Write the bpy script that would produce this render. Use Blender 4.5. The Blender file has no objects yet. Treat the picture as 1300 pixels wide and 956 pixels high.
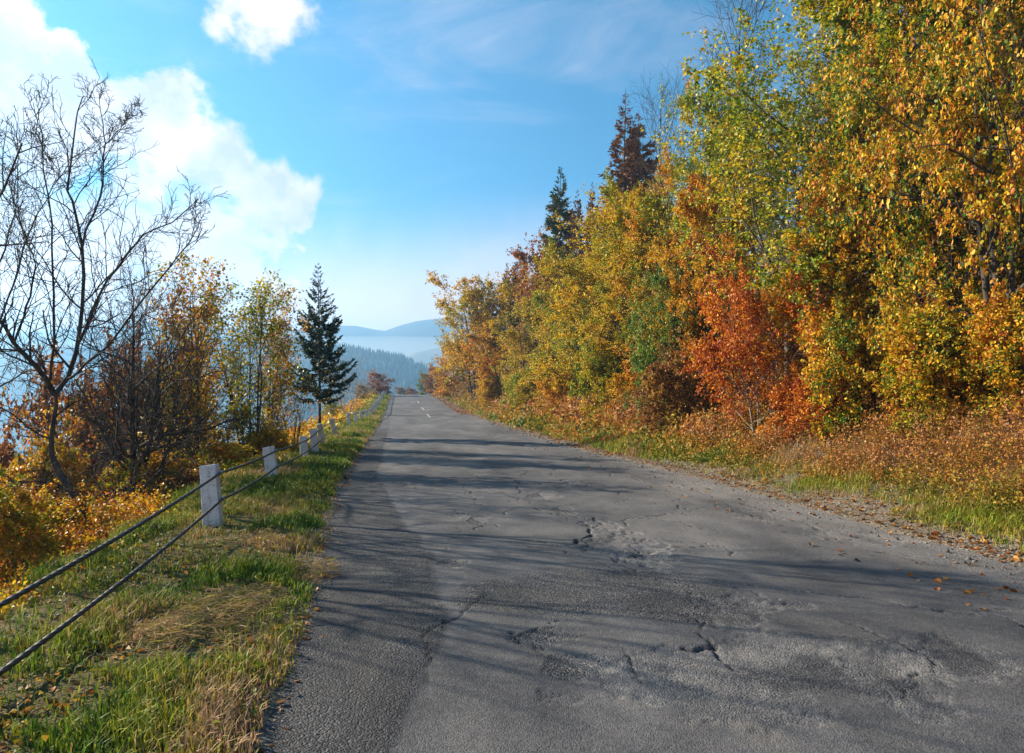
import bpy, math, time
import numpy as np
T0 = time.time()
PI = math.pi
scene = bpy.context.scene
COL = scene.collection
F, CX, HY, EYE = 867.0, 650.0, 500.0, 1.6          # focal length in photo pixels, principal column, horizon row, eye height
ALPHA = math.atan(0.1672); CA, SA = math.cos(ALPHA), math.sin(ALPHA)

# ---------------------------------------------------------------- numeric helpers
def sm(a, b, x):
    x = np.clip((np.asarray(x, float) - a) / (b - a), 0, 1); return x * x * (3 - 2 * x)
def softp(x, k=1.0):
    return 0.5 * (np.sqrt(x * x + k) + x)
def _hash(ix, iy, seed):
    h = (ix.astype(np.int64) * 374761393 + iy.astype(np.int64) * 668265263 + seed * 974634777) & 0xffffffff
    h = ((h ^ (h >> 13)) * 1274126177) & 0xffffffff
    return ((h ^ (h >> 16)) & 0xffff) / 65535.0
def vnoise(x, y, seed=0):
    x, y = np.broadcast_arrays(np.asarray(x, float), np.asarray(y, float))
    ix, iy = np.floor(x), np.floor(y); fx, fy = x - ix, y - iy
    fx = fx * fx * (3 - 2 * fx); fy = fy * fy * (3 - 2 * fy)
    a, b = _hash(ix, iy, seed), _hash(ix + 1, iy, seed); c, d = _hash(ix, iy + 1, seed), _hash(ix + 1, iy + 1, seed)
    return (a * (1 - fx) + b * fx) * (1 - fy) + (c * (1 - fx) + d * fx) * fy
def fbm(x, y, seed=0, o=4):
    s, a, tot = 0, 1.0, 0
    for k in range(o):
        s = s + a * (vnoise(x * 2 ** k, y * 2 ** k, seed + k * 7) - 0.5); tot += a; a *= 0.5
    return s / tot * 2
def norm(v):
    return v / np.maximum(np.linalg.norm(v, axis=-1, keepdims=True), 1e-9)

def to_st(x, y): return y * CA - x * SA, x * CA + y * SA
def to_xy(s, t): return -s * SA + t * CA, s * CA + t * SA

# ---------------------------------------------------------------- the lie of the land
def base(s):
    return 1.47 * sm(40, 106, s) - 9 * sm(110, 200, s) - 30 * sm(180, 420, s)
def edge_left(s):
    return -0.98 + 0.42 * (1 - sm(3, 12, s)) + 0.10 * fbm(s * 0.9, 3.3, 5) + 0.05 * fbm(s * 4, 1.3, 6)
def edge_right(s):
    return 5.35 + 0.5 * (1 - sm(8, 24, s)) + 0.12 * fbm(s * 0.8, 9.1, 8) + 0.07 * fbm(s * 4.1, 2.1, 9)
def Hst(s, t):
    s, t = np.broadcast_arrays(np.asarray(s, float), np.asarray(t, float))
    b = base(s)
    x = np.maximum(-2.5 - t, 0)
    drop = 0.12 * x + 0.5 * (softp(x - 1.2, 1.0) - softp(np.full_like(x, -1.2), 1.0))
    drop = 62 * (1 - np.exp(-drop / 62))
    y = np.maximum(t - 6.0, 0)
    rise = 0.20 * y + 0.46 * (softp(y - 1.3, 1.0) - softp(np.full_like(y, -1.3), 1.0))
    rise = 40 * (1 - np.exp(-rise / 40)) * (1 - 0.9 * sm(105, 200, s)) * (1 - 0.8 * sm(90, 300, t))
    el, er = edge_left(s), edge_right(s)
    inside = sm(0.0, 0.16, t - el) * sm(0.0, 0.3, er - t)
    verge = 0.035 * fbm(s * 1.3, t * 1.3, 21, 4) + 0.03
    far = np.clip((np.abs(t - 2.2) - 6) / 20, 0, 1)
    lip = sm(0.0, 0.7, np.maximum(el - t, t - er))
    z = b - drop + rise - 0.09 * inside + (1 - inside) * (0.004 + lip * verge) + far * 0.7 * fbm(s * 0.12, t * 0.12, 31, 4)
    return z
def H(x, y):
    s, t = to_st(np.asarray(x, float), np.asarray(y, float)); return Hst(s, t)
def h1(x, y): return float(H(x, y))
DS = np.exp(np.linspace(math.log(2.0), math.log(400), 6000))
def G(px, py):
    """where the sight line through a photo pixel meets the ground"""
    x = (px - CX) / F * DS; y = DS; z = EYE - (py - HY) / F * DS
    k = int(np.argmax(z < H(x, y) + 0.06)); d = DS[k]
    return (px - CX) / F * d, d
def flat(px, py):
    d = EYE * F / (py - HY); return to_st((px - CX) / F * d, d)

# ---------------------------------------------------------------- mesh helpers
def raw_mesh(name, V, groups, attrs=None, smooth=False):
    """V (n,3); groups: list of (m,k) index arrays; attrs: {name: per-face array} in the order of the groups"""
    me = bpy.data.meshes.new(name)
    V = np.ascontiguousarray(V, np.float32)
    me.vertices.add(len(V)); me.vertices.foreach_set('co', V.ravel())
    groups = [np.asarray(g, np.int32) for g in groups if len(g)]
    loops = np.concatenate([g.ravel() for g in groups])
    cnt = np.concatenate([np.full(len(g), g.shape[1], np.int32) for g in groups])
    start = np.concatenate([[0], np.cumsum(cnt)[:-1]]).astype(np.int32)
    me.loops.add(len(loops)); me.loops.foreach_set('vertex_index', loops)
    me.polygons.add(len(cnt)); me.polygons.foreach_set('loop_start', start)
    me.update(calc_edges=True)
    if smooth: me.polygons.foreach_set('use_smooth', np.ones(len(cnt), bool))
    for k, (dom, a) in (attrs or {}).items():
        at = me.attributes.new(k, 'FLOAT', dom); at.data.foreach_set('value', np.ascontiguousarray(a, np.float32))
    return me
def link(name, me, mat=None, parent=None):
    o = bpy.data.objects.new(name, me); COL.objects.link(o)
    if mat is not None:
        if len(me.materials) == 0: me.materials.append(mat)
        o.material_slots[0].link = 'OBJECT'; o.material_slots[0].material = mat
    if parent is not None: o.parent = parent
    return o
def tag(o, label=None, cat=None, group=None, kind=None):
    for k, v in (('label', label), ('category', cat), ('group', group), ('kind', kind)):
        if v: o[k] = v
    return o
def empty(name, loc, rz=0):
    o = bpy.data.objects.new(name, None); COL.objects.link(o); o.location = loc; o.rotation_euler = (0, 0, rz)
    o.empty_display_size = 0.3; return o

def tubes(P, R, k):
    """batches of tubes: P (B,n,3), R (B,n) -> V, F"""
    B, n, _ = P.shape
    Tn = np.empty_like(P); Tn[:, 1:-1] = P[:, 2:] - P[:, :-2]; Tn[:, 0] = P[:, 1] - P[:, 0]; Tn[:, -1] = P[:, -1] - P[:, -2]
    Tn = norm(Tn)
    ref = np.where(np.abs(Tn[:, :1, 2:3]) > 0.8, np.array([1.0, 0.2, 0]), np.array([0, 0.1, 1.0])) * np.ones((B, n, 1))
    U = norm(np.cross(Tn, ref)); W = np.cross(Tn, U)
    a = np.arange(k) * 2 * PI / k
    ring = P[:, :, None] + R[:, :, None, None] * (U[:, :, None] * np.cos(a)[None, None, :, None] + W[:, :, None] * np.sin(a)[None, None, :, None])
    idx = np.arange(B * n * k).reshape(B, n, k)
    a0 = idx[:, :-1]; a1 = idx[:, 1:]
    f = np.stack([a0, np.roll(a0, -1, 2), np.roll(a1, -1, 2), a1], -1).reshape(-1, 4)
    return ring.reshape(-1, 3), f
def merge(parts):
    V, Fs, off = [], [], 0
    for v, f in parts:
        V.append(v); Fs.append(f + off); off += len(v)
    return np.concatenate(V), np.concatenate(Fs)
def leaves_mesh(rng, P, D, S, up=0.7, mode=4, wid=0.62, fold=0.18, sunward=0.0):
    """leaf blades: P points, D axis directions, S lengths"""
    N = len(P)
    D = norm(D); nrm = norm(rng.normal(size=(N, 3)) * 0.7 + np.array([-0.85 * sunward, -0.1 * sunward, up]))
    side = norm(np.cross(D, nrm)); nrm = np.cross(side, D)
    w = S * wid * rng.uniform(0.75, 1.2, N) * 0.5; S1 = S[:, None]; w1 = w[:, None]; fo = (S * fold * rng.uniform(-0.3, 1.6, N))[:, None]
    if mode == 4:
        V = np.stack([P, P + D * S1 * 0.45 + side * w1 + nrm * fo, P + D * S1 - nrm * fo * 0.6, P + D * S1 * 0.45 - side * w1 + nrm * fo], 1)
        return V.reshape(-1, 3), np.arange(N * 4).reshape(N, 4), 1
    V = np.stack([P, P + D * S1 * 0.28 + side * w1 * 0.9 + nrm * fo, P + D * S1 * 0.66 + side * w1 * 0.8 + nrm * fo * 0.8, P + D * S1 - nrm * fo * 1.2,
                  P + D * S1 * 0.66 - side * w1 * 0.8 + nrm * fo * 0.8, P + D * S1 * 0.28 - side * w1 * 0.9 + nrm * fo], 1)
    i = np.arange(N)[:, None] * 6
    f = np.stack([i + np.array([[0, 1, 2, 3]]), i + np.array([[0, 3, 4, 5]])], 1).reshape(-1, 4)
    return V.reshape(-1, 3), f, 2

# ---------------------------------------------------------------- materials
class NT:
    def __init__(s, tree): s.t = tree; s.l = tree.links
    def n(s, typ, props=None, **ins):
        nd = s.t.nodes.new(typ)
        for k, v in (props or {}).items(): setattr(nd, k, v)
        for k, v in ins.items():
            k2 = int(k[1:]) if k[0] == 'i' and k[1:].isdigit() else k.replace('_', ' ')
            s.set(nd.inputs[k2], v)
        return nd
    def set(s, sock, v):
        if isinstance(v, bpy.types.NodeSocket): s.l.new(v, sock)
        elif isinstance(v, bpy.types.Node): s.l.new(v.outputs[0], sock)
        else:
            if isinstance(v, (tuple, list)) and len(v) == 3 and sock.type == 'RGBA': v = (*v, 1)
            sock.default_value = v
    def m(s, op, a, b=0.0, c=0.0, clamp=False):
        nd = s.t.nodes.new('ShaderNodeMath'); nd.operation = op; nd.use_clamp = clamp
        s.set(nd.inputs[0], a); s.set(nd.inputs[1], b); s.set(nd.inputs[2], c); return nd.outputs[0]
    def mix(s, f, a, b, bt='MIX'):
        nd = s.t.nodes.new('ShaderNodeMix'); nd.data_type = 'RGBA'; nd.blend_type = bt
        s.set(nd.inputs[0], f); s.set(nd.inputs[6], a); s.set(nd.inputs[7], b); return nd.outputs[2]
    def ramp(s, f, stops):
        nd = s.t.nodes.new('ShaderNodeValToRGB'); cr = nd.color_ramp
        while len(cr.elements) < len(stops): cr.elements.new(0.5)
        for e, (p, c) in zip(cr.elements, stops): e.position = p; e.color = (*c, 1) if len(c) == 3 else c
        s.set(nd.inputs[0], f); return nd.outputs[0]
    def mr(s, v, a, b, c=0.0, d=1.0, smooth=True):
        nd = s.t.nodes.new('ShaderNodeMapRange'); nd.interpolation_type = 'SMOOTHSTEP' if smooth else 'LINEAR'
        for i, x in enumerate((v, a, b, c, d)): s.set(nd.inputs[i], x)
        return nd.outputs[0]
    def noise(s, vec, scale, detail=4, rough=0.55, dist=0.0):
        return s.n('ShaderNodeTexNoise', Vector=vec, Scale=scale, Detail=detail, Roughness=rough, Distortion=dist).outputs[0]
def new_mat(name):
    m = bpy.data.materials.new(name); m.use_nodes = True; m.node_tree.nodes.clear()
    nt = NT(m.node_tree); out = nt.n('ShaderNodeOutputMaterial'); return m, nt, out
def leaf_mat(name, cols, trans=0.3, amt=0.5, nscale=0.5, rough=0.5, spread=1.0):
    """autumn leaves: every leaf picks its own colour from a palette, patches of the crown lean to one end of it"""
    m, nt, out = new_mat(name)
    at = nt.n('ShaderNodeAttribute', {'attribute_name': 'rnd'}).outputs['Fac']
    oi = nt.n('ShaderNodeObjectInfo')
    co = nt.n('ShaderNodeTexCoord').outputs['Object']
    off = nt.n('ShaderNodeVectorMath', {'operation': 'ADD'}, i0=co, i1=nt.n('ShaderNodeCombineXYZ', X=nt.m('MULTIPLY', oi.outputs['Random'], 31.0), Y=1.0, Z=2.0))
    nz = nt.noise(off.outputs[0], nscale, 3, 0.6)
    v = nt.m('ADD', nt.m('MULTIPLY', at, spread * 0.75), nt.m('MULTIPLY', nt.m('SUBTRACT', nz, 0.5), amt * 4))
    v = nt.m('ADD', v, nt.m('MULTIPLY', nt.m('SUBTRACT', oi.outputs['Random'], 0.5), 0.16), clamp=True)
    n = len(cols); col = nt.ramp(v, [(i / max(n - 1, 1), c) for i, c in enumerate(cols)])
    at2 = nt.n('ShaderNodeAttribute', {'attribute_name': 'rnd2'}).outputs['Fac']
    hsv = nt.n('ShaderNodeHueSaturation', Hue=nt.m('ADD', 0.485, nt.m('MULTIPLY', at2, 0.03)), Saturation=1.0, Value=nt.m('ADD', 0.7, nt.m('MULTIPLY', at2, 0.6)), Color=col).outputs[0]
    p = nt.n('ShaderNodeBsdfPrincipled', Base_Color=hsv, Roughness=rough)
    p.inputs['Specular IOR Level'].default_value = 0.25
    tr = nt.n('ShaderNodeBsdfTranslucent', Color=hsv)
    mx = nt.n('ShaderNodeMixShader', i0=trans, i1=p, i2=tr)
    nt.set(out.inputs[0], mx); return m
def bark_mat(name, c1, c2, scale=9):
    m, nt, out = new_mat(name)
    co = nt.n('ShaderNodeTexCoord').outputs['Object']
    st = nt.n('ShaderNodeMapping', Vector=co, Scale=(1, 1, 0.25)).outputs[0]
    a = nt.noise(st, scale, 6, 0.65); b = nt.noise(co, 1.3, 3)
    col = nt.mix(nt.mr(a, 0.35, 0.7), c1, c2)
    col = nt.mix(nt.mr(b, 0.55, 0.75, 0, 0.6), col, (0.12, 0.125, 0.07))
    bp = nt.n('ShaderNodeBump', Strength=0.6, Distance=0.02, Height=a)
    p = nt.n('ShaderNodeBsdfPrincipled', Base_Color=col, Roughness=0.9, Normal=bp); p.inputs['Specular IOR Level'].default_value = 0.15
    nt.set(out.inputs[0], p); return m

M = {}
M['bark_dark'] = bark_mat('bark_dark', (0.035, 0.028, 0.024), (0.10, 0.085, 0.072))
M['bark_grey'] = bark_mat('bark_grey', (0.07, 0.06, 0.05), (0.19, 0.165, 0.14))
M['bark_pale'] = bark_mat('bark_pale', (0.16, 0.13, 0.10), (0.36, 0.32, 0.26))
M['bark_brown'] = bark_mat('bark_brown', (0.05, 0.032, 0.022), (0.13, 0.085, 0.06))
PAL = {
 'golden': [(0.16, 0.20, 0.012), (0.44, 0.34, 0.010), (0.60, 0.40, 0.010), (0.64, 0.36, 0.012), (0.60, 0.27, 0.012), (0.42, 0.14, 0.014)],
 'amber': [(0.16, 0.17, 0.012), (0.50, 0.33, 0.010), (0.66, 0.34, 0.010), (0.62, 0.24, 0.010), (0.46, 0.13, 0.012), (0.24, 0.08, 0.014)],
 'olive': [(0.08, 0.16, 0.012), (0.20, 0.26, 0.012), (0.42, 0.37, 0.012), (0.58, 0.39, 0.012), (0.62, 0.29, 0.012)],
 'green': [(0.05, 0.12, 0.018), (0.10, 0.20, 0.022), (0.17, 0.25, 0.022), (0.34, 0.28, 0.016), (0.40, 0.18, 0.016)],
 'hazel': [(0.06, 0.14, 0.014), (0.26, 0.26, 0.014), (0.60, 0.37, 0.014), (0.66, 0.31, 0.014), (0.62, 0.20, 0.018), (0.34, 0.12, 0.035)],
 'rust': [(0.16, 0.07, 0.022), (0.28, 0.10, 0.016), (0.36, 0.12, 0.014), (0.40, 0.16, 0.014), (0.44, 0.24, 0.016)],
 'red': [(0.26, 0.05, 0.010), (0.46, 0.085, 0.008), (0.56, 0.15, 0.008), (0.60, 0.27, 0.010), (0.44, 0.10, 0.010), (0.24, 0.20, 0.014)],
 'brown': [(0.13, 0.06, 0.022), (0.22, 0.09, 0.025), (0.34, 0.14, 0.025), (0.34, 0.21, 0.025), (0.16, 0.17, 0.018)],
 'tan': [(0.24, 0.16, 0.05), (0.34, 0.22, 0.06), (0.38, 0.19, 0.04), (0.24, 0.19, 0.04)],
 'thicket': [(0.12, 0.18, 0.012), (0.32, 0.30, 0.012), (0.60, 0.40, 0.012), (0.58, 0.26, 0.012), (0.46, 0.13, 0.012), (0.26, 0.09, 0.02)],
 'needle': [(0.020, 0.045, 0.024), (0.034, 0.068, 0.034), (0.055, 0.095, 0.042)],
 'needle_olive': [(0.03, 0.06, 0.014), (0.06, 0.10, 0.018), (0.12, 0.13, 0.018), (0.22, 0.11, 0.018)],  # olive green to rusty needles of the wood's spruces
 'needle_rust': [(0.10, 0.055, 0.02), (0.20, 0.08, 0.02), (0.28, 0.105, 0.02), (0.13, 0.10, 0.022)],
}
for k, c in PAL.items():
    M[k] = leaf_mat(k + '_leaves', c, trans=0.12 if 'needle' in k else 0.38 if k == 'thicket' else 0.34)

# ---------------------------------------------------------------- tree growing
UP = np.array([0, 0, 1.0])
def along(P, f):
    """interpolate batches of polylines: P (B,n,C) at f (B,)"""
    n = P.shape[1]; x = np.clip(f, 0, 1) * (n - 1); i = np.minimum(x.astype(int), n - 2); w = (x - i)[:, None]
    r = np.arange(len(P)); return P[r, i] * (1 - w) + P[r, i + 1] * w, P[r, i + 1] - P[r, i]
def poly(rng, start, d, L, n, trop, wander):
    B = len(start); out = np.empty((B, n, 3)); out[:, 0] = start; d = norm(d); step = (L / (n - 1))[:, None]
    for k in range(1, n):
        d = norm(d + trop * UP + wander * rng.normal(size=(B, 3))); out[:, k] = out[:, k - 1] + d * step
    return out
def kids(rng, P, R, cnt, f0, f1, length, n, ang, trop, wander, rk=0.55, rmin=0.004, taper=0.3):
    B = len(P); pid = np.repeat(np.arange(B), cnt); j = np.tile(np.arange(cnt), B)
    f = f0 + (f1 - f0) * (j + rng.random(len(j))) / cnt
    pos, tg = along(P[pid], f); pr, _ = along(R[pid][:, :, None], f)
    tg = norm(tg); ref = np.where(np.abs(tg[:, 2:3]) > 0.9, np.array([1.0, 0, 0]), UP)
    u = norm(np.cross(tg, ref)); w = np.cross(tg, u)
    az = (j * 2.39996 + rng.random(B)[pid] * 6.283 + rng.normal(size=len(j)) * 0.5)[:, None]
    a = (ang + rng.normal(size=len(j)) * 0.18)[:, None] if np.isscalar(ang) else (ang(f) + rng.normal(size=len(j)) * 0.15)[:, None]
    d = np.cos(a) * tg + np.sin(a) * (u * np.cos(az) + w * np.sin(az))
    L = length(f, pid) * rng.uniform(0.65, 1.2, len(j))
    Q = poly(rng, pos, d, L, n, trop, wander)
    r0 = np.maximum(np.minimum(pr[:, 0] * rk, L * 0.028), rmin)
    return Q, r0[:, None] * np.linspace(1, taper, n)[None], L
def oval(f, lo=0.0):
    x = np.clip((f - lo) / (1 - lo), 0, 1); return 0.25 + 0.95 * np.sqrt(np.clip(1 - ((x - 0.42) / 0.66) ** 2, 0, 1))
def grow(seed, Ht, Rd, stems=1, cb=0.12, n1=22, n2=7, n3=6, leaf=0.1, per=12, mode=4, ang=(1.25, 0.55), r0=0.12, spread=0.12, wander=0.11, trop=0.06, up=0.7, twigr=0.004, shape=oval, clear=0.0, n3len=0.42, droop=0.25, sunward=0.75, vary=0.35, bough=0.5):
    rng = np.random.default_rng(seed)
    a = rng.random(stems) * 6.28 + np.arange(stems) * 6.28 / stems
    st = np.stack([np.cos(a), np.sin(a), np.zeros(stems)], 1) * (0.10 * (stems > 1)) - np.array([0, 0, 0.25])
    d = np.stack([np.cos(a) * spread, np.sin(a) * spread, np.ones(stems)], 1)
    L0 = Ht * (rng.uniform(0.8, 1.0, stems) if stems > 1 else np.ones(1)); L0[0] = Ht
    P0 = poly(rng, st, d, L0 * 1.02 + 0.25, 12, 0.06, 0.05)
    R0 = (r0 * L0 / Ht)[:, None] * np.linspace(1, 0.07, 12)[None] ** 0.85
    P1, R1, L1 = kids(rng, P0, R0, n1, cb, 0.985, lambda f, p: Rd * shape(f, cb) * rng.uniform(1 - vary, 1 + vary, len(f)), 7, lambda f: ang[0] + (ang[1] - ang[0]) * f, trop, wander, bough)
    if bough > 0.6: R1 = np.maximum(R1, 0.03 * np.linspace(1, 0.25, 7)[None])
    P2, R2, L2 = kids(rng, P1, R1, n2, 0.22, 1.0, lambda f, p: L1[p] * (0.62 - 0.3 * f), 5, 0.75, trop * 0.6, wander * 1.2, 0.6, twigr)
    P3, R3, L3 = kids(rng, P2, R2, n3, 0.15, 1.0, lambda f, p: np.maximum(L2[p] * n3len, 0.22), 4, 0.7, 0.03, wander * 1.4, 0.7, twigr * 0.8)
    V, Fc = merge([tubes(P0, R0, 8), tubes(P1, R1, 5), tubes(P2, R2, 4), tubes(P3, R3, 3)])
    k = Ht / max(P0[:, :, 2].max(), P1[:, :, 2].max()) 
    wood = raw_mesh('wood', V * k, [Fc], smooth=True)
    lv = None
    if per > 0:
        B = len(P3); dens = np.clip(rng.random(len(P1)) * 1.5 + 0.15, 0, 1)[np.arange(len(P2)) // n2] * np.clip(rng.random(len(P2)) * 1.7 + 0.1, 0, 1); pid = np.repeat(np.arange(B), int(per * 1.9)); pid = pid[rng.random(len(pid)) < dens[pid // n3]]; f = rng.uniform(0.1, 1.08, len(pid))
        pos, tg = along(P3[pid], f); pos = pos + rng.normal(size=pos.shape) * leaf * 0.6
        D = norm(tg) * 0.5 + rng.normal(size=pos.shape) * 0.75 - np.array([0, 0, droop])
        S = leaf * rng.uniform(0.6, 1.3, len(pos))
        if clear > 0:
            rr = np.hypot(pos[:, 0], pos[:, 1]); keep = (rr > clear * Rd) | (rng.random(len(pos)) < 0.25); pos, D, S = pos[keep], D[keep], S[keep]
        V, Fc, q = leaves_mesh(rng, pos * k, D, S, up=up * 0.7, mode=mode, wid=0.7, sunward=sunward)
        N = len(pos); lv = raw_mesh('leaves', V, [Fc], {'rnd': ('FACE', np.repeat(rng.random(N), q)), 'rnd2': ('FACE', np.repeat(rng.random(N), q))})
    return {'H': Ht, 'R': Rd * 1.15, 'wood': wood, 'crown': lv}
def conifer(seed, Ht, Rd, cb=0.12, whorl=0.34, nb=6, dens=1.0, blade=(0.2, 0.035), droop=0.25, r0=0.09, full=1.0):
    rng = np.random.default_rng(seed)
    P0 = poly(rng, np.array([[0, 0, -0.25]]), np.array([[0, 0, 1.0]]), np.array([Ht + 0.25]), 12, 0.1, 0.012)
    R0 = r0 * np.linspace(1, 0.05, 12)[None]
    zs = np.arange(cb, 0.985, whorl / Ht); f = np.repeat(zs, nb) + rng.normal(size=len(zs) * nb) * 0.25 * whorl / Ht
    f = f[rng.random(len(f)) < full]
    B = len(f); az = rng.random(B) * 6.283
    L = Rd * np.clip((1 - f) / (1 - cb), 0.03, 1) ** 0.82 * rng.uniform(0.78, 1.15, B) * np.where(f < cb + 0.05, 0.75, 1)
    pos, _ = along(np.repeat(P0, B, 0), f)
    e = 0.75 * f - 0.22 + rng.normal(size=B) * 0.08
    d = np.stack([np.cos(az) * np.cos(e), np.sin(az) * np.cos(e), np.sin(e)], 1)
    n = 6; P1 = np.empty((B, n, 3)); P1[:, 0] = pos; dd = d.copy()
    for k in range(1, n):
        dd = norm(dd + UP * (-droop * 0.35 + droop * 0.22 * k) + rng.normal(size=(B, 3)) * 0.04); P1[:, k] = P1[:, k - 1] + dd * (L / (n - 1))[:, None]
    R1 = np.maximum(L * 0.012, 0.004)[:, None] * np.linspace(1, 0.25, n)[None]
    V, Fc = merge([tubes(P0, R0, 8), tubes(P1, R1, 3)])
    wood = raw_mesh('wood', V, [Fc], smooth=True)
    cnt = np.maximum((L * 34 * dens).astype(int), 6); pid = np.repeat(np.arange(B), cnt)
    g = rng.uniform(0.12, 1.0, len(pid)) ** 0.8; pos, tg = along(P1[pid], g); tg = norm(tg)
    side = norm(np.cross(tg, UP)) * rng.choice([-1, 1], len(pid))[:, None]
    D = tg * rng.uniform(0.4, 1.1, (len(pid), 1)) + side * rng.uniform(0.1, 1.1, (len(pid), 1)) + rng.normal(size=pos.shape) * 0.22 - UP * rng.uniform(-0.1, 0.45, (len(pid), 1))
    D = norm(D); S = blade[0] * rng.uniform(0.5, 1.3, len(pid)) * (0.55 + 0.75 * (1 - g)) * np.clip(L[pid] / 0.8, 0.45, 1.3)
    rows = [(pos, D, S)]
    q = len(pos); sub = rng.integers(0, q, int(q * 1.6)); h = rng.uniform(0.2, 0.95, len(sub))[:, None]
    p2 = pos[sub] + D[sub] * S[sub][:, None] * h; d2 = norm(D[sub] + rng.normal(size=p2.shape) * 0.65); rows.append((p2, d2, S[sub] * 0.5))
    pos, D, S = (np.concatenate([r[i] for r in rows]) for i in range(3))
    V, Fc, k = leaves_mesh(rng, pos, D, S, up=0.5, mode=4, wid=blade[1] / blade[0] * 2, fold=0.05)
    N = len(pos); lv = raw_mesh('needles', V, [Fc], {'rnd': ('FACE', rng.random(N)), 'rnd2': ('FACE', rng.random(N))})
    return {'H': Ht, 'R': Rd, 'wood': wood, 'crown': lv}

PR = {
 'hazel_a': grow(11, 9.5, 3.3, 3, 0.05, 17, 8, 7, 0.085, 15, 6, ang=(1.4, 0.7), r0=0.13, spread=0.16, up=0.6, droop=0.45, twigr=0.003, trop=0.02, vary=0.45),
 'hazel_b': grow(12, 9.0, 3.4, 3, 0.04, 17, 8, 7, 0.085, 14, 6, ang=(1.4, 0.7), r0=0.12, spread=0.2, up=0.6, droop=0.45, twigr=0.003, trop=0.02, vary=0.45),
 'airy': grow(13, 10.5, 3.5, 5, 0.16, 17, 9, 6, 0.085, 17, 4, ang=(1.05, 0.6), r0=0.13, spread=0.36, clear=0.33, twigr=0.003),
 'broad_a': grow(14, 10, 3.1, 2, 0.05, 22, 9, 6, 0.10, 18, 4, ang=(1.35, 0.6), r0=0.13, spread=0.1, twigr=0.0025, trop=0.03),
 'broad_b': grow(15, 10, 3.0, 3, 0.06, 16, 8, 6, 0.10, 18, 4, ang=(1.35, 0.6), r0=0.11, spread=0.14, twigr=0.0025, trop=0.03),
 'broad_c': grow(16, 10, 2.8, 1, 0.06, 40, 9, 6, 0.10, 18, 4, r0=0.14, ang=(1.3, 0.55), twigr=0.0025, trop=0.03),
 'broad_far': grow(17, 10, 3.0, 2, 0.04, 20, 8, 5, 0.18, 12, 4, ang=(1.35, 0.6), r0=0.13, twigr=0.003, trop=0.03),
 'airy_far': grow(18, 10, 3.2, 3, 0.2, 16, 7, 5, 0.15, 12, 4, r0=0.12, spread=0.22, ang=(1.1, 0.6), twigr=0.004),
 'beech': grow(19, 4.6, 2.3, 3, 0.12, 15, 8, 6, 0.085, 11, 4, r0=0.05, spread=0.28, ang=(1.4, 0.8), up=0.9, twigr=0.0025),
 'bush_a': grow(20, 3.4, 1.9, 6, 0.03, 9, 7, 5, 0.10, 9, 6, r0=0.035, spread=0.45, ang=(1.3, 0.7), twigr=0.0025),
 'bush_b': grow(21, 3.0, 1.8, 7, 0.04, 8, 7, 5, 0.085, 9, 4, r0=0.03, spread=0.5, ang=(1.2, 0.7), twigr=0.0025),
 'bush_thin': grow(22, 2.6, 1.2, 9, 0.15, 6, 5, 4, 0.06, 1, 4, r0=0.022, spread=0.4, ang=(0.7, 0.5), trop=0.12),
 'alder_a': grow(23, 6.4, 1.6, 4, 0.10, 16, 7, 5, 0.095, 3, 4, r0=0.06, spread=0.14, ang=(0.95, 0.5), wander=0.09, trop=0.1, twigr=0.003, shape=lambda f, lo: 0.5 + 0.6 * np.sin(np.clip(f, 0, 1) * 3.0)),
 'alder_b': grow(24, 6.2, 1.8, 6, 0.08, 13, 7, 5, 0.095, 3, 4, r0=0.05, spread=0.22, ang=(0.9, 0.45), wander=0.09, trop=0.1, twigr=0.003, shape=lambda f, lo: 0.5 + 0.6 * np.sin(np.clip(f, 0, 1) * 3.0)),
 'alder_c': grow(25, 6.0, 1.4, 5, 0.10, 13, 7, 5, 0.095, 3, 4, r0=0.045, spread=0.14, ang=(0.9, 0.5), wander=0.09, trop=0.1, twigr=0.003, shape=lambda f, lo: 0.5 + 0.6 * np.sin(np.clip(f, 0, 1) * 3.0)),
 'bare_tall': grow(26, 14, 3.4, 1, 0.3, 30, 8, 5, 0.1, 0, r0=0.16, ang=(0.95, 0.4), wander=0.08, trop=0.1, twigr=0.012),
 'bare_near': grow(29, 7.0, 2.9, 3, 0.25, 9, 6, 4, 0.1, 0, r0=0.13, spread=0.3, ang=(0.95, 0.5), wander=0.12, trop=0.08, twigr=0.006, bough=0.8),
 'twiggy_a': grow(27, 5.2, 2.5, 2, 0.15, 17, 10, 8, 0.06, 0, r0=0.16, spread=0.22, ang=(1.35, 0.6), wander=0.2, trop=0.05, twigr=0.007),
 'twiggy_b': grow(28, 5.0, 2.2, 3, 0.2, 15, 9, 7, 0.06, 0, r0=0.14, spread=0.24, ang=(1.2, 0.6), wander=0.18, trop=0.07, twigr=0.007),
 'spruce_small': conifer(31, 6.0, 1.6, 0.27, 0.28, 8, 2.6, (0.16, 0.03), droop=0.42, r0=0.07),
 'spruce_a': conifer(32, 17, 2.9, 0.12, 0.42, 6, 1.0, (0.42, 0.075), droop=0.3, r0=0.17),
 'spruce_b': conifer(33, 17, 2.6, 0.16, 0.46, 6, 0.85, (0.42, 0.075), droop=0.3, r0=0.17),
 'larch': conifer(34, 17, 2.9, 0.15, 0.42, 6, 1.0, (0.40, 0.075), droop=0.12, r0=0.16, full=0.9),
 'larch_thin': conifer(35, 17, 2.7, 0.2, 0.42, 7, 0.6, (0.36, 0.07), droop=0.1, r0=0.2, full=0.85),
}
rng0 = np.random.default_rng(5)
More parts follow.
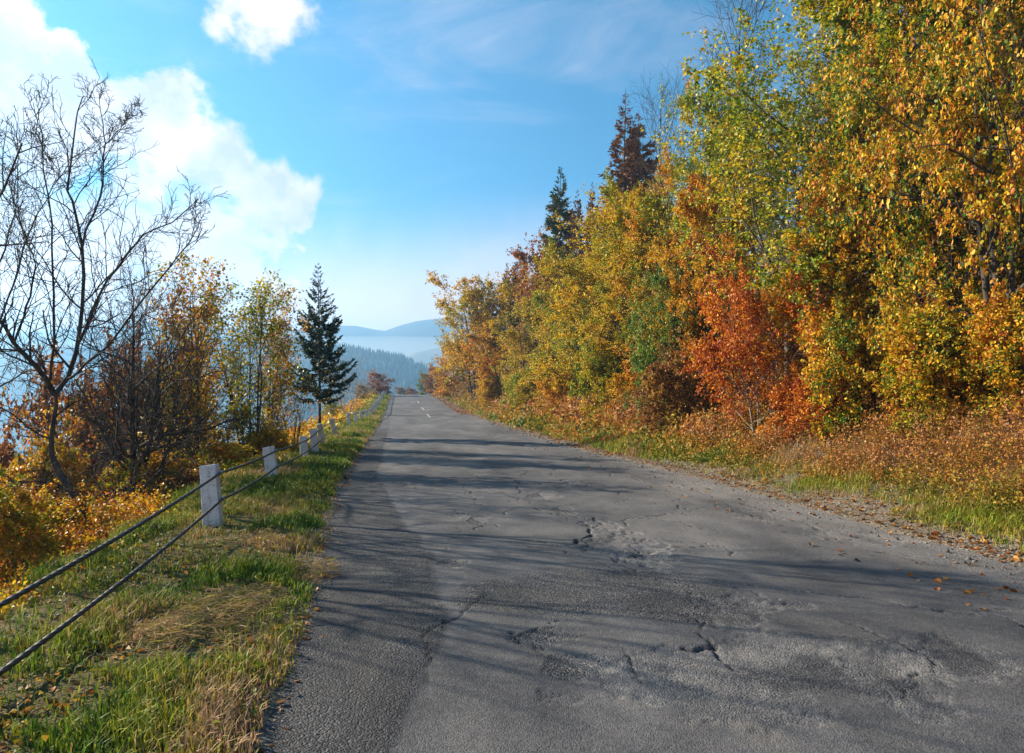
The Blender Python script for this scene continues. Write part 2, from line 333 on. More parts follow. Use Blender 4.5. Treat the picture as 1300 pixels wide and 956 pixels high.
def tree(proto, px, d, top, wpx, pal, name, label, cat='tree', group=None, bark='bark_dark', rz=None, lean=(0, 0), H_m=None, base_dz=0.0):
    """a tree standing d metres ahead in photo column px, as tall as its tip at photo row `top` asks"""
    x = (px - CX) * d / F; z = h1(x, d) - 0.03 + base_dz
    pr = PR[proto]; hh = EYE + (HY - top) * d / F - z if H_m is None else H_m
    kz = hh / pr['H']; kx = wpx * (1.5 if proto.startswith(('broad', 'airy')) and px > 540 else 1.22) * d / F / (2 * pr['R']); kx = min(max(kx, 0.6 * kz), 1.75 * kz)
    r = empty(name, (x, d, z))
    r.rotation_euler = (math.radians(lean[1]), math.radians(lean[0]), 0); r.scale = (kx, kx, kz)
    tag(r, label, cat, group)
    rzz = rng0.uniform(-0.95, 0.95) if rz is None else rz
    w = link('trunk', pr['wood'], M[bark], r); w.rotation_euler[2] = rzz
    if pr['crown'] is not None and pal:
        c = link('crown', pr['crown'], M[pal], r); c.rotation_euler[2] = rzz
    return r
print('protos', round(time.time() - T0, 1))

# ================================================================= RIGHT HAND WOOD
GR = 'trees of the roadside wood'
# proto, px, d, top, width px, palette, name, label, bark
WOOD = [
 ('hazel_a', 1275, 10.4, -260, 300, 'hazel', 'hazel_tree', 'nearest big leaved hazel with yellow, green and brown leaves reaching the right picture edge', 'bark_dark'),
 ('hazel_b', 1185, 12.8, -120, 150, 'hazel', 'hazel_tree', 'big leaved yellow green hazel between the red beech and the nearest hazel', 'bark_dark'),
 ('airy', 1003, 15.8, -50, 330, 'olive', 'willow_tree', 'airy olive yellow tree with fanned open limbs and sky showing through its middle', 'bark_grey'),
 ('beech', 962, 14.8, 338, 170, 'red', 'beech_tree', 'small fiery red and orange beech with a thin pale leaning stem', 'bark_pale'),
 ('broad_b', 885, 20.5, 205, 110, 'amber', 'birch_tree', 'orange amber tree just behind and left of the red beech', 'bark_dark'),
 ('broad_a', 878, 24.0, 105, 82, 'olive', 'hornbeam_tree', 'tall green and yellow tree below the leafless tree on the skyline', 'bark_dark'),
 ('bush_a', 800, 21.5, 392, 95, 'green', 'elder_bush', 'bright green leafed bush at the wood edge among orange leaves', 'bark_dark'),
 ('broad_b', 812, 28.0, 232, 110, 'olive', 'hornbeam_tree', 'slim green topped tree between the golden birch and the taller green one', 'bark_dark'),
 ('broad_a', 745, 31.0, 262, 135, 'golden', 'birch_tree', 'broad bright golden birch in the middle of the wood edge', 'bark_dark'),
 ('broad_c', 692, 38.0, 330, 85, 'golden', 'birch_tree', 'narrow golden birch left of the broad bright golden one', 'bark_dark'),
 ('broad_b', 652, 46.0, 372, 75, 'golden', 'birch_tree', 'golden tree with greenish tinge further along the wood edge', 'bark_grey'),
 ('airy_far', 592, 64.0, 345, 78, 'golden', 'maple_tree', 'tall loose golden tree leaning out over the far road bend', 'bark_dark'),
 ('broad_far', 625, 54.0, 415, 60, 'amber', 'birch_tree', 'lower orange gold tree at the road side right of the tall loose golden tree', 'bark_dark'),
 ('broad_far', 568, 78.0, 428, 46, 'amber', 'birch_tree', 'small yellow orange tree under the left side of the tall loose golden tree', 'bark_dark'),
 ('broad_far', 549, 100.0, 462, 30, 'rust', 'oak_tree', 'distant rusty brown round tree beside the road end', 'bark_dark'),
 ('broad_far', 536, 116.0, 471, 20, 'green', 'oak_tree', 'distant small dull green tree where the road disappears', 'bark_grey'),
 ('broad_b', 842, 22.5, 285, 110, 'amber', 'hornbeam_tree', 'orange gold tree filling the wall left of the orange amber one', 'bark_dark'),
 ('broad_c', 778, 27.5, 318, 100, 'golden', 'birch_tree', 'lower golden birch between the broad bright golden one and the green bush', 'bark_dark'),
 ('broad_a', 835, 20.5, 345, 80, 'green', 'elder_tree', 'fresh green and yellow low tree right of the bright green bush', 'bark_dark'),
 ('broad_c', 1060, 14.2, 230, 120, 'amber', 'hornbeam_tree', 'orange yellow tree right behind the fiery red beech', 'bark_dark'),
 ('broad_b', 716, 33.5, 322, 95, 'olive', 'birch_tree', 'yellow green birch between the narrow and the broad golden birches', 'bark_dark'),
 ('spruce_a', 696, 60.0, 212, 80, 'needle_olive', 'spruce_tree', 'tall dark green spruce standing clear above the golden trees', 'bark_brown'),
 ('larch_thin', 781, 48.0, 112, 84, 'needle_rust', 'larch_tree', 'tallest brown half bare larch with a grey stem on the skyline', 'bark_grey'),
 ('larch', 800, 49.0, 140, 110, 'needle_rust', 'larch_tree', 'bushier brown larch close behind the tallest half bare larch', 'bark_grey'),
 ('bare_tall', 846, 36.0, 92, 120, None, 'ash_tree', 'leafless tree with thin upright branches on the skyline beside the brown larches', 'bark_brown'),
 ('larch', 722, 58.0, 238, 44, 'needle_rust', 'larch_tree', 'rusty larch just right of the tall dark green spruce', 'bark_grey'),
 ('larch', 742, 57.0, 228, 40, 'needle_rust', 'larch_tree', 'slender rusty larch with forked tip between the spruce and the tall brown larches', 'bark_grey'),
 ('larch', 762, 55.0, 244, 44, 'needle_rust', 'larch_tree', 'reddish brown larch below the tallest half bare larch', 'bark_grey'),
 ('spruce_b', 676, 64.0, 296, 50, 'needle_olive', 'spruce_tree', 'olive green spruce tucked against the left of the tall dark spruce', 'bark_brown'),
 ('spruce_b', 655, 68.0, 312, 56, 'needle_olive', 'spruce_tree', 'yellowish green broad spruce with rusty boughs below the tall spruce', 'bark_brown'),
 ('spruce_a', 633, 76.0, 333, 36, 'needle_olive', 'spruce_tree', 'dark pointed spruce farthest along the wooded skyline', 'bark_brown'),
 ('larch', 615, 80.0, 362, 40, 'needle_rust', 'larch_tree', 'rusty larch at the low left end of the wooded skyline', 'bark_grey'),
 ('larch', 644, 72.0, 345, 36, 'needle_rust', 'larch_tree', 'brown larch between the pointed spruce and the yellowish spruce', 'bark_dark'),
 ('broad_c', 812, 41.0, 235, 55, 'amber', 'birch_tree', 'pale orange birch with thin top in front of the brown larches', 'bark_pale'),
 ('broad_far', 700, 50.0, 300, 70, 'rust', 'beech_tree', 'rusty beech below the tall dark green spruce', 'bark_dark'),
 ('broad_c', 668, 57.0, 352, 54, 'rust', 'beech_tree', 'rusty orange beech behind the greenish golden tree', 'bark_dark'),
 ('broad_far', 605, 74.0, 392, 40, 'rust', 'beech_tree', 'dull red beech behind the tall loose golden tree', 'bark_dark'),
 ('broad_b', 905, 30.0, 130, 120, 'golden', 'birch_tree', 'golden crown seen behind the left edge of the airy olive tree', 'bark_dark'),
 ('broad_c', 1075, 22.0, 60, 120, 'brown', 'beech_tree', 'brownish tree seen through the gap right of the airy olive tree', 'bark_brown'),
 ('bare_tall', 962, 27.0, -60, 150, None, 'ash_tree', 'leafless ash with bare twigs rising behind the airy olive tree', 'bark_brown'),
 ('broad_a', 1190, 17.0, -60, 170, 'olive', 'hornbeam_tree', 'yellow green tree behind the two big leaved hazels', 'bark_dark'),
 ('larch', 1255, 22.0, -120, 110, 'needle_rust', 'larch_tree', 'brown needled larch trunk high behind the nearest hazel', 'bark_brown'),
 ('broad_a', 1330, 15.0, -160, 220, 'hazel', 'hazel_tree', 'hazel cut off by the right picture edge behind the nearest hazel', 'bark_dark'),
 ('bush_a', 1085, 12.6, 405, 120, 'hazel', 'hazel_bush', 'green and yellow hazel bush at the foot of the middle hazel', 'bark_dark'),
 ('bush_b', 1040, 13.2, 455, 115, 'red', 'beech_bush', 'low orange red beech bush right of the pale leaning stem', 'bark_pale'),
 ('bush_a', 1185, 11.0, 400, 140, 'thicket', 'hazel_bush', 'yellow and brown bush under the nearest hazel', 'bark_dark'),
 ('bush_a', 1290, 10.0, 385, 140, 'hazel', 'hazel_bush', 'tall leafy bush against the right picture edge above the weeds', 'bark_dark'),
 ('bush_b', 858, 19.0, 432, 105, 'brown', 'bramble_bush', 'dark brown twiggy bush in the shadowy gap left of the red beech', 'bark_brown'),
 ('bush_b', 765, 23.5, 455, 85, 'amber', 'hazel_bush', 'orange yellow bush left of the bright green one', 'bark_dark'),
 ('bush_a', 722, 27.0, 445, 80, 'olive', 'hazel_bush', 'yellow green bush at the foot of the broad golden birch', 'bark_dark'),
 ('bush_b', 682, 33.0, 462, 70, 'amber', 'hazel_bush', 'amber bush at the foot of the narrow golden birch', 'bark_dark'),
 ('bush_b', 640, 41.0, 462, 60, 'olive', 'hazel_bush', 'yellow green bush beside the road at the greenish golden tree', 'bark_dark'),
 ('bush_b', 606, 54.0, 470, 46, 'golden', 'hazel_bush', 'yellow bush beside the road before the tall loose golden tree', 'bark_dark'),
 ('bush_b', 580, 70.0, 478, 36, 'tan', 'hazel_bush', 'dry brownish bush by the far right road edge', 'bark_dark'),
 ('bush_b', 557, 90.0, 482, 28, 'rust', 'hazel_bush', 'small rusty bush by the road end', 'bark_dark'),
]
for p, px, d, top, w, pal, nm, lab, bk in WOOD:
    if d > 19: px += (1.3 if 'bush' in nm else 0.7 if d > 29 else 0.2) * F / d
    g = 'bushes at the wood edge' if 'bush' in nm else GR
    lean = (-7, 0) if 'leaning' in lab and 'far road' in lab else (0, 0)
    tree(p, px, d, top, w, pal, nm, lab, 'bush' if 'bush' in nm else 'tree', g, bk, lean=lean)

# ================================================================= LEFT BANK
LEFT = [
 ('twiggy_a', 165, 12.6, 335, 230, None, 'thorn_tree', 'dark crooked bare tree with a tangle of twigs behind the tall leafless tree', 'bark_dark'),
 ('twiggy_b', 200, 14.5, 345, 170, None, 'thorn_tree', 'second dark bare twiggy tree, beside the leafy alders', 'bark_dark'),
 ('alder_a', 256, 15.6, 336, 130, 'thicket', 'alder_tree', 'tall thin leafed yellow and orange alder beside the bare twiggy trees', 'bark_dark'),
 ('alder_b', 315, 18.5, 350, 135, 'olive', 'alder_tree', 'many stemmed green and yellow alder in the middle of the leafy row', 'bark_dark'),
 ('alder_c', 343, 20.5, 366, 80, 'amber', 'alder_tree', 'orange leafed alder nearest to the small spruce', 'bark_dark'),
 ('alder_c', 228, 19.5, 392, 90, 'amber', 'alder_tree', 'low orange alder seen between the bare twigs and the tall alder', 'bark_dark'),
 ('bush_b', 282, 15.8, 552, 110, 'thicket', 'hazel_bush', 'yellow orange bush behind the first white post', 'bark_dark'),
 ('bush_thin', 372, 20.0, 470, 90, 'amber', 'willow_bush', 'thin twiggy bush with few orange leaves behind the third post', 'bark_dark'),
 ('bush_b', 340, 19.0, 536, 80, 'golden', 'hazel_bush', 'yellow bush under the alders behind the second post', 'bark_dark'),
 ('bush_b', 205, 13.0, 560, 130, 'thicket', 'hazel_bush', 'orange and yellow bush under the dark twiggy trees', 'bark_dark'),
 ('bush_a', 22, 9.8, 618, 170, 'thicket', 'beech_bush', 'orange and yellow bush at the left picture edge', 'bark_dark'),
 ('bush_b', 150, 11.6, 638, 130, 'thicket', 'bramble_bush', 'yellow green and orange bush at the foot of the tall leafless tree', 'bark_dark'),
 ('bush_b', 178, 10.6, 648, 100, 'thicket', 'bramble_bush', 'mixed yellow brown bramble between the leafless tree and the first post', 'bark_dark'),
 ('bush_b', 60, 13.5, 530, 130, 'amber', 'beech_bush', 'orange brown bush behind the trunk of the leafless tree', 'bark_dark'),
 ('bush_a', 205, 19.0, 450, 120, 'rust', 'beech_bush', 'orange brown bush glowing behind the dark twiggy trees', 'bark_dark'),
 ('bush_a', 125, 20.0, 478, 150, 'rust', 'beech_bush', 'rusty bush behind the fork of the leafless tree', 'bark_dark'),
 ('bush_thin', 95, 14.0, 480, 120, 'thicket', 'willow_bush', 'thin stemmed bush with few yellow leaves right of the leaning trunk', 'bark_dark'),
 ('bush_b', 5, 7.4, 600, 150, 'thicket', 'bramble_bush', 'low orange and green bramble in the lower left corner', 'bark_dark'),
 ('bush_b', 240, 12.6, 590, 90, 'brown', 'bramble_bush', 'brown weedy bush directly left of the first post', 'bark_dark'),
 ('bush_b', -20, 16.0, 520, 160, 'rust', 'beech_bush', 'hazy rust bush farther down the bank at the left edge', 'bark_dark'),
 ('bush_thin', 440, 50.0, 452, 50, 'tan', 'willow_bush', 'pale bare willow bush with upright twigs behind the sixth and seventh posts', 'bark_pale'),
 ('broad_far', 420, 48.0, 500, 26, 'olive', 'hazel_bush', 'dull green bush right of the small spruce', 'bark_dark'),
 ('broad_far', 483, 92.0, 470, 34, 'rust', 'maple_tree', 'distant red brown tree rising above the far posts', 'bark_dark'),
 ('broad_far', 462, 80.0, 486, 30, 'tan', 'maple_tree', 'distant tan bush in front of the red brown tree', 'bark_dark'),
 ('broad_far', 512, 122.0, 490, 22, 'tan', 'oak_tree', 'tiny tan tree in the gap where the road ends', 'bark_dark'),
 ('broad_far', 524, 128.0, 491, 18, 'rust', 'oak_tree', 'tiny rusty tree at the road end', 'bark_grey'),
]
for p, px, d, top, w, pal, nm, lab, bk in LEFT:
    bush = 'bush' in nm
    tree(p, px, d, top, w, pal, nm, lab, 'bush' if bush else 'tree', 'bushes on the left bank' if bush else 'trees on the left bank', bk)
tree('bare_near', -225, 7.5, 20, 420, None, 'walnut_tree', 'leafless tree just past the left picture edge reaching in with bare branches', 'tree', 'trees on the left bank', 'bark_dark', H_m=7.0)
sp = tree('spruce_small', 406, 25.0, 333, 84, 'needle', 'spruce_tree', 'small dark spruce standing alone behind the white posts', 'tree', None, 'bark_dark')

# --- the tall leafless tree: its limbs follow the photograph, each at its own depth
def bare_tree():
    D0 = 10.0; rng = np.random.default_rng(77)
    X0 = (112 - CX) * D0 / F; Z0 = h1(X0, D0)
    def w(px, py, dd): d = D0 + dd; return np.array([(px - CX) * d / F - X0, dd, EYE + (HY - py) * d / F - Z0])
    limbs = [  # (points, start radius)
     ([(122, 740, 0), (117, 672, 0), (96, 630, .05), (73, 595, .1), (66, 565, .1), (70, 517, .05), (69, 500, 0)], .115),
     ([(69, 502, 0), (53, 471, -.15), (17, 434, -.4), (0, 407, -.6), (-22, 380, -.8), (-40, 330, -1)], .068),
     ([(69, 502, 0), (90, 474, .1), (98, 438, .25), (103, 409, .35), (105, 363, .45), (106, 315, .5), (98, 280, .5), (90, 251, .55), (86, 234, .6), (94, 180, .7), (99, 145, .75), (105, 123, .8)], .062),
     ([(105, 312, .5), (125, 255, .35), (131, 215, .3), (134, 186, .3), (129, 150, .25), (126, 119, .2)], .03),
     ([(134, 183, .3), (150, 165, .4), (163, 150, .45), (177, 137, .5)], .013),
     ([(98, 438, .25), (125, 377, .1), (151, 338, 0), (180, 301, -.2), (226, 276, -.3), (251, 252, -.4)], .036),
     ([(82, 482, .1), (106, 467, -.2), (138, 438, -.5), (188, 371, -.8), (234, 317, -1), (252, 285, -1.1)], .036),
     ([(64, 482, -.05), (68, 438, -.3), (69, 384, -.5), (66, 325, -.6), (63, 268, -.7), (54, 209, -.7), (52, 167, -.8), (42, 130, -.8)], .034),
     ([(18, 435, -.4), (30, 400, -.7), (40, 372, -.9), (43, 330, -1), (30, 298, -1), (15, 251, -1.1), (2, 200, -1.2)], .028),
     ([(0, 407, -.6), (20, 357, .2), (42, 284, .5), (75, 226, .7), (92, 203, .8)], .026),
     ([(-20, 383, -.8), (2, 330, -.3), (20, 262, -.2), (22, 200, -.1), (17, 178, -.1)], .024),
     ([(86, 236, .6), (62, 200, .9), (46, 170, 1.1)], .014),
     ([(66, 560, .1), (40, 545, -.6), (5, 520, -1), (-30, 515, -1.2)], .026),
     ([(70, 530, .1), (105, 505, .7), (140, 500, 1.1), (185, 470, 1.4)], .026),
     ([(60, 480, -.1), (30, 470, .7), (-10, 440, 1.3)], .024),
     ([(96, 630, .05), (60, 610, -.5), (20, 615, -.9)], .018),
    ]
    parts = []; P0 = []; R0 = []
    for pts, r in limbs:
        q = np.array([w(*p) for p in pts]); n = 14
        x = np.linspace(0, len(q) - 1, n); i = np.minimum(x.astype(int), len(q) - 2); f = (x - i)[:, None]
        a = q[np.maximum(i - 1, 0)]; b = q[i]; c = q[i + 1]; e = q[np.minimum(i + 2, len(q) - 1)]
        cr = 0.5 * (2 * b + (c - a) * f + (2 * a - 5 * b + 4 * c - e) * f ** 2 + (3 * b - a - 3 * c + e) * f ** 3)
        cr[1:-1] += rng.normal(size=(n - 2, 3)) * 0.012
        r = r * (0.72 if r > 0.1 else 0.6); P0.append(cr); R0.append(r * np.linspace(1, 0.62 if r > 0.09 else 0.2, n))
    P0, R0 = np.array(P0), np.array(R0); parts.append(tubes(P0, R0, 8))
    Pb, Rb = P0[1:], R0[1:]
    LL = np.linalg.norm(np.diff(Pb, axis=1), axis=2).sum(1)
    P1, R1, L1 = kids(rng, Pb, Rb, 16, 0.08, 1.0, lambda f, p: np.clip(LL[p] * 0.36 * (1.15 - 0.85 * f), 0.14, 1.1), 7, 0.72, 0.07, 0.13, 0.5, 0.0052, 0.45)
    P2, R2, L2 = kids(rng, P1, R1, 7, 0.1, 1.0, lambda f, p: np.maximum(L1[p] * 0.42, 0.1), 5, 0.75, 0.05, 0.15, 0.7, 0.0042, 0.6)
    P3, R3, L3 = kids(rng, P2, R2, 2, 0.2, 1.0, lambda f, p: np.maximum(L2[p] * 0.45, 0.06), 3, 0.8, 0.05, 0.12, 0.8, 0.0034, 0.8)
    parts += [tubes(P1, R1, 5), tubes(P2, R2, 4), tubes(P3, R3, 3)]
    r = empty('walnut_tree', (X0, D0, Z0)); tag(r, 'tall leafless tree with a leaning trunk and wide forking limbs on the left bank', 'tree')
    V, Fc = merge(parts[:1]); link('trunk', raw_mesh('trunk', V, [Fc], smooth=True), M['bark_dark'], r)
    V, Fc = merge(parts[1:]); link('crown', raw_mesh('crown', V, [Fc], smooth=True), M['bark_dark'], r)
bare_tree()
print('trees', round(time.time() - T0, 1))

# ================================================================= ROAD
def seg_dist(s, t, pts):
    d = np.full(s.shape, 9.0)
    for (a, b), (c, e) in zip(pts[:-1], pts[1:]):
        vx, vy = c - a, e - b; k = np.clip(((s - a) * vx + (t - b) * vy) / (vx * vx + vy * vy + 1e-9), 0, 1)
        d = np.minimum(d, np.hypot(s - a - k * vx, t - b - k * vy))
    return d
def fp(*pp): return [flat(*p) for p in pp]
CRACKS = [  # photo polylines, width, depth
 (fp((735, 690), (744, 683), (750, 678), (752, 670), (760, 664), (756, 658)), .035, .035),
 (fp((878, 783), (890, 800), (905, 815), (925, 838), (940, 850)), .018, .024),
 (fp((905, 815), (890, 826), (876, 822)), .03, .03),
 (fp((803, 830), (808, 842), (812, 850), (826, 862)), .011, .014),
 (fp((650, 803), (668, 800), (690, 796), (706, 790)), .013, .014),
 (fp((651, 806), (668, 820), (684, 830)), .012, .012),
 (fp((712, 645), (722, 652), (735, 656), (742, 660)), .016, .012),
 (fp((560, 655), (580, 648), (600, 655), (612, 668), (640, 664)), .012, .01),
 (fp((600, 672), (618, 664), (636, 668)), .025, .016),
 (fp((560, 715), (572, 712), (580, 716)), .02, .014),
 (fp((655, 630), (668, 634), (682, 642)), .02, .012),
 (fp((1000, 655), (1080, 690), (1180, 715), (1300, 735)), .02, .010),
 (fp((900, 630), (960, 642), (1060, 660)), .03, .008),
 (fp((840, 600), (870, 610), (900, 620), (960, 632)), .03, .010),
 (fp((530, 800), (545, 830), (540, 867)), .012, .008),
 (fp((600, 600), (590, 620), (605, 640), (585, 665), (570, 700)), .010, .007),
]
_r = np.random.default_rng(19)
for _k in range(40):
    _s, _t = _r.uniform(3.2, 16), _r.uniform(-0.2, 5.0); _a = _r.choice([0.0, 1.5]) + _r.normal() * 0.5; _p = [(_s, _t)]
    for _j in range(_r.integers(5, 16)):
        _a += _r.normal() * 0.45; _s += 0.16 * math.cos(_a) * 1.4; _t += 0.16 * math.sin(_a); _p.append((_s, _t))
    CRACKS.append((_p, _r.uniform(0.010, 0.022), _r.uniform(0.010, 0.022)))
HOLES = [  # photo centre, half sizes in metres (s, t), depth
 ((790, 690), .75, .42, .030), ((765, 668), .35, .22, .025), ((830, 708), .35, .3, .02), ((930, 770), .35, .45, .022), ((700, 812), .16, .2, .02), ((720, 650), .5, .15, .016),
 ((610, 660), .3, .15, .018), ((585, 655), .18, .12, .014), ((1010, 850), .55, 1.1, .012), ((1180, 840), .4, .7, .010), ((570, 717), .16, .12, .014), ((690, 630), .5, .2, .014), ((730, 845), .2, .25, .012), ((1120, 680), .5, .6, .012), ((960, 655), .4, .35, .01)]
def road():
    s = [-9.0]
    while s[-1] < 128: s.append(s[-1] + (0.25 if s[-1] < 1.8 else 0.011 + 0.0022 * s[-1]))
    s = np.array(s); t = np.arange(-1.45, 6.75, 0.0165); S, T = np.meshgrid(s, t, indexing='ij')
    near = S < 30
    z = base(S) - 0.0016 * (T - 2.2) ** 2
    z += 0.016 * fbm(S * 0.7, T * 0.9, 41, 3) + 0.006 * fbm(S * 3.2, T * 3.2, 44, 4)
    tone = 0.5 + 0.28 * fbm(S * 0.45, T * 1.3, 51, 4) + 0.16 * fbm(S * 2.3, T * 3, 55, 4)
    rough = np.zeros_like(z)
    jx = 0.09 * fbm(S * 4, T * 4, 61, 3); jy = 0.09 * fbm(S * 4, T * 4, 67, 3)
    # dark coarse strip re-laid along the left edge
    bl = -0.02 + 0.55 * (1 - sm(4, 6.5, S)) * 0 + 0.10 * fbm(S * 1.1, 4.4, 71, 3) + 0.35 * sm(3, 5, S) * (1 - sm(6.5, 9.5, S)) - 0.4 * sm(9, 14, S)
    strip = sm(0.05, -0.05, T - bl + jx * 0.5) * (1 - 0.7 * sm(20, 40, S)); tone -= 0.38 * strip; z += 0.010 * strip; rough = np.maximum(rough, strip * 0.8)
    # dark tar patch with coarse stones in the foreground lane
    for (px, py), a, b, dk in (((770, 750), .75, 1.15, .22), ((650, 755), .5, .5, .1), ((860, 770), .4, .5, .14), ((560, 575), 2, 1.0, .2), ((640, 545), 4, 1.0, .15)):
        cs, ct = flat(px, py); q = np.hypot((S - cs) / a, (T - ct) / b) + 1.8 * jx + 2.0 * jy
        f = sm(1.1, 0.75, q); tone -= dk * f; rough = np.maximum(rough, f * 0.9)
    for (px, py), a, b, dp in HOLES:
        cs, ct = flat(px, py); q = np.hypot((S - cs + jx * 1.6) / a, (T - ct + jy * 1.6) / b) + 0.75 * fbm(S * 2.6, T * 2.6, 81, 4)
        q = q + 0.35 * fbm(S * 13, T * 13, 85, 3); f = np.maximum(sm(1.05, 0.93, q) * 0.65, sm(1.0, 0.5, q)); z -= 1.0 * dp * f * (0.75 + 0.5 * fbm(S * 9, T * 9, 83, 3)); rough = np.maximum(rough, f * (0.9 if a < 0.5 and b < 0.5 else 0.45)); tone += 0.26 * f * (fbm(S * 3.3, T * 3.3, 86, 4) * 1.6 + 0.1)
    # worn lighter shoulder on the right
    e = sm(4.3, 5.6, T + 0.35 * fbm(S * 1.2, T * 2, 91, 4)); tone += 0.2 * e; rough = np.maximum(rough, 0.5 * e)
    ck = np.zeros_like(z)
    rows = (S[:, 0] > 1.5) & (S[:, 0] < 30); ss, tt = S[rows] + jx[rows] * 1.1 + 0.02 * fbm(S[rows] * 16, T[rows] * 16, 62, 3), T[rows] + jy[rows] * 1.1 + 0.02 * fbm(S[rows] * 16, T[rows] * 16, 63, 3)
    for pts, wd, dp in CRACKS:
        d = seg_dist(ss, tt, pts); wd = wd * (0.2 + 0.9 * vnoise(ss * 3.3, tt * 3.3, 96)); f = sm(1.0, 0.25, (d + 0.012 * fbm(ss * 14, tt * 14, 95, 2)) / wd); z[rows] -= dp * f; ck[rows] = np.maximum(ck[rows], f)
    z += rough * 0.0026 * (vnoise(S * 62, T * 62, 99) - 0.5) * near + 0.002 * (vnoise(S * 60, T * 60, 98) - 0.5) * near
    X, Y = to_xy(S, T); V = np.stack([X, Y, z], -1).reshape(-1, 3)
    n, m = S.shape; i = np.arange(n * m).reshape(n, m)
    f = np.stack([i[:-1, :-1], i[:-1, 1:], i[1:, 1:], i[1:, :-1]], -1).reshape(-1, 4)
    me = raw_mesh('road', V, [f], {'tone': ('POINT', tone.ravel()), 'coarse': ('POINT', rough.ravel()), 'crack': ('POINT', ck.ravel())}, True)
    m_, nt, out = new_mat('worn_asphalt')
    tone_ = nt.n('ShaderNodeAttribute', {'attribute_name': 'tone'}).outputs['Fac']; co_ = nt.n('ShaderNodeAttribute', {'attribute_name': 'coarse'}).outputs['Fac']
    ck_ = nt.n('ShaderNodeAttribute', {'attribute_name': 'crack'}).outputs['Fac']
    pos = nt.n('ShaderNodeTexCoord').outputs['Object']
    vo = nt.n('ShaderNodeTexVoronoi', Vector=pos, Scale=85.0); vo2 = nt.n('ShaderNodeTexVoronoi', Vector=pos, Scale=150.0)
    stone = nt.n('ShaderNodeSeparateColor', Color=vo.outputs['Color']).outputs[0]; stone2 = nt.n('ShaderNodeSeparateColor', Color=vo2.outputs['Color']).outputs[1]
    g1 = nt.noise(pos, 26, 5, 0.7)
    v = nt.m('ADD', tone_, nt.m('MULTIPLY', nt.m('SUBTRACT', stone2, 0.5), 0.32))
    v = nt.m('ADD', v, nt.m('MULTIPLY', nt.m('MULTIPLY', nt.m('SUBTRACT', stone, 0.45), co_), 0.8))
    v = nt.m('ADD', v, nt.m('MULTIPLY', nt.m('SUBTRACT', g1, 0.5), 0.5))
    col = nt.ramp(v, [(0.0, (0.017, 0.018, 0.022)), (0.3, (0.047, 0.047, 0.052)), (0.6, (0.108, 0.104, 0.106)), (1.0, (0.22, 0.20, 0.185))])
    wv = nt.n('ShaderNodeVectorMath', {'operation': 'ADD'}, i0=pos, i1=nt.n('ShaderNodeVectorMath', {'operation': 'SCALE'}, i0=nt.n('ShaderNodeTexNoise', Vector=pos, Scale=5.0, Detail=4.0).outputs['Color'], Scale=0.35).outputs[0]).outputs[0]
    ed = nt.n('ShaderNodeTexVoronoi', {'feature': 'DISTANCE_TO_EDGE'}, Vector=wv, Scale=2.1).outputs[0]
    fine = nt.m('MULTIPLY', nt.mr(ed, 0.014, 0.002), nt.mr(nt.noise(pos, 0.7, 3), 0.5, 0.68))
    blot = nt.mr(nt.noise(nt.n('ShaderNodeMapping', Vector=pos, Rotation=(0, 0, -ALPHA), Scale=(1.6, 0.5, 1)).outputs[0], 1.1, 5, 0.6), 0.5, 0.72, 0, 0.3)
    col = nt.mix(blot, col, (0.15, 0.133, 0.115)); col = nt.mix(nt.m('MULTIPLY', fine, 0.6), col, (0.035, 0.032, 0.03))
    col = nt.mix(nt.m('MULTIPLY', ck_, 0.75), col, (0.03, 0.027, 0.025))
    hgt = nt.m('ADD', nt.m('MULTIPLY', vo.outputs['Distance'], nt.m('ADD', nt.m('MULTIPLY', co_, -0.9), -0.25)), nt.m('MULTIPLY', vo2.outputs['Distance'], -0.3))
    hgt = nt.m('ADD', hgt, nt.m('MULTIPLY', g1, 0.35))
    bp = nt.n('ShaderNodeBump', Strength=0.8, Distance=0.012, Height=hgt)
    p = nt.n('ShaderNodeBsdfPrincipled', Base_Color=col, Roughness=0.82, Normal=bp); p.inputs['Specular IOR Level'].default_value = 0.3
    nt.set(out.inputs[0], p)
    tag(link('road', me, m_), kind='structure')
    # what is left of the centre line
    mk, nt, out = new_mat('worn_white_paint')
    pos = nt.n('ShaderNodeTexCoord').outputs['Object']; nz = nt.noise(pos, 9, 5, 0.7)
    col = nt.mix(nt.mr(nz, 0.40, 0.58), (0.55, 0.54, 0.52), (0.14, 0.13, 0.125))
    nt.set(out.inputs[0], nt.n('ShaderNodeBsdfPrincipled', Base_Color=col, Roughness=0.7))
    Vs, Fs = [], []
    for s0 in (45.5, 57.0, 70.0):
        for k in range(8):
            a, b = s0 + k * 0.62, s0 + (k + 1) * 0.62
            for ss in (a, b):
                for tt in (2.06, 2.19):
                    x, y = to_xy(ss, tt); zz = float(base(ss)) - 0.0016 * (tt - 2.2) ** 2 + 0.016 * float(fbm(ss * 0.7, tt * 0.9, 41, 3)) + 0.006 * float(fbm(ss * 3.2, tt * 3.2, 44, 4)) + 0.008
                    Vs.append((x, y, zz))
            q = len(Vs) - 4; Fs.append((q, q + 1, q + 3, q + 2))
    tag(link('road_markings', raw_mesh('road_markings', np.array(Vs), [np.array(Fs)]), mk), kind='structure')
road()

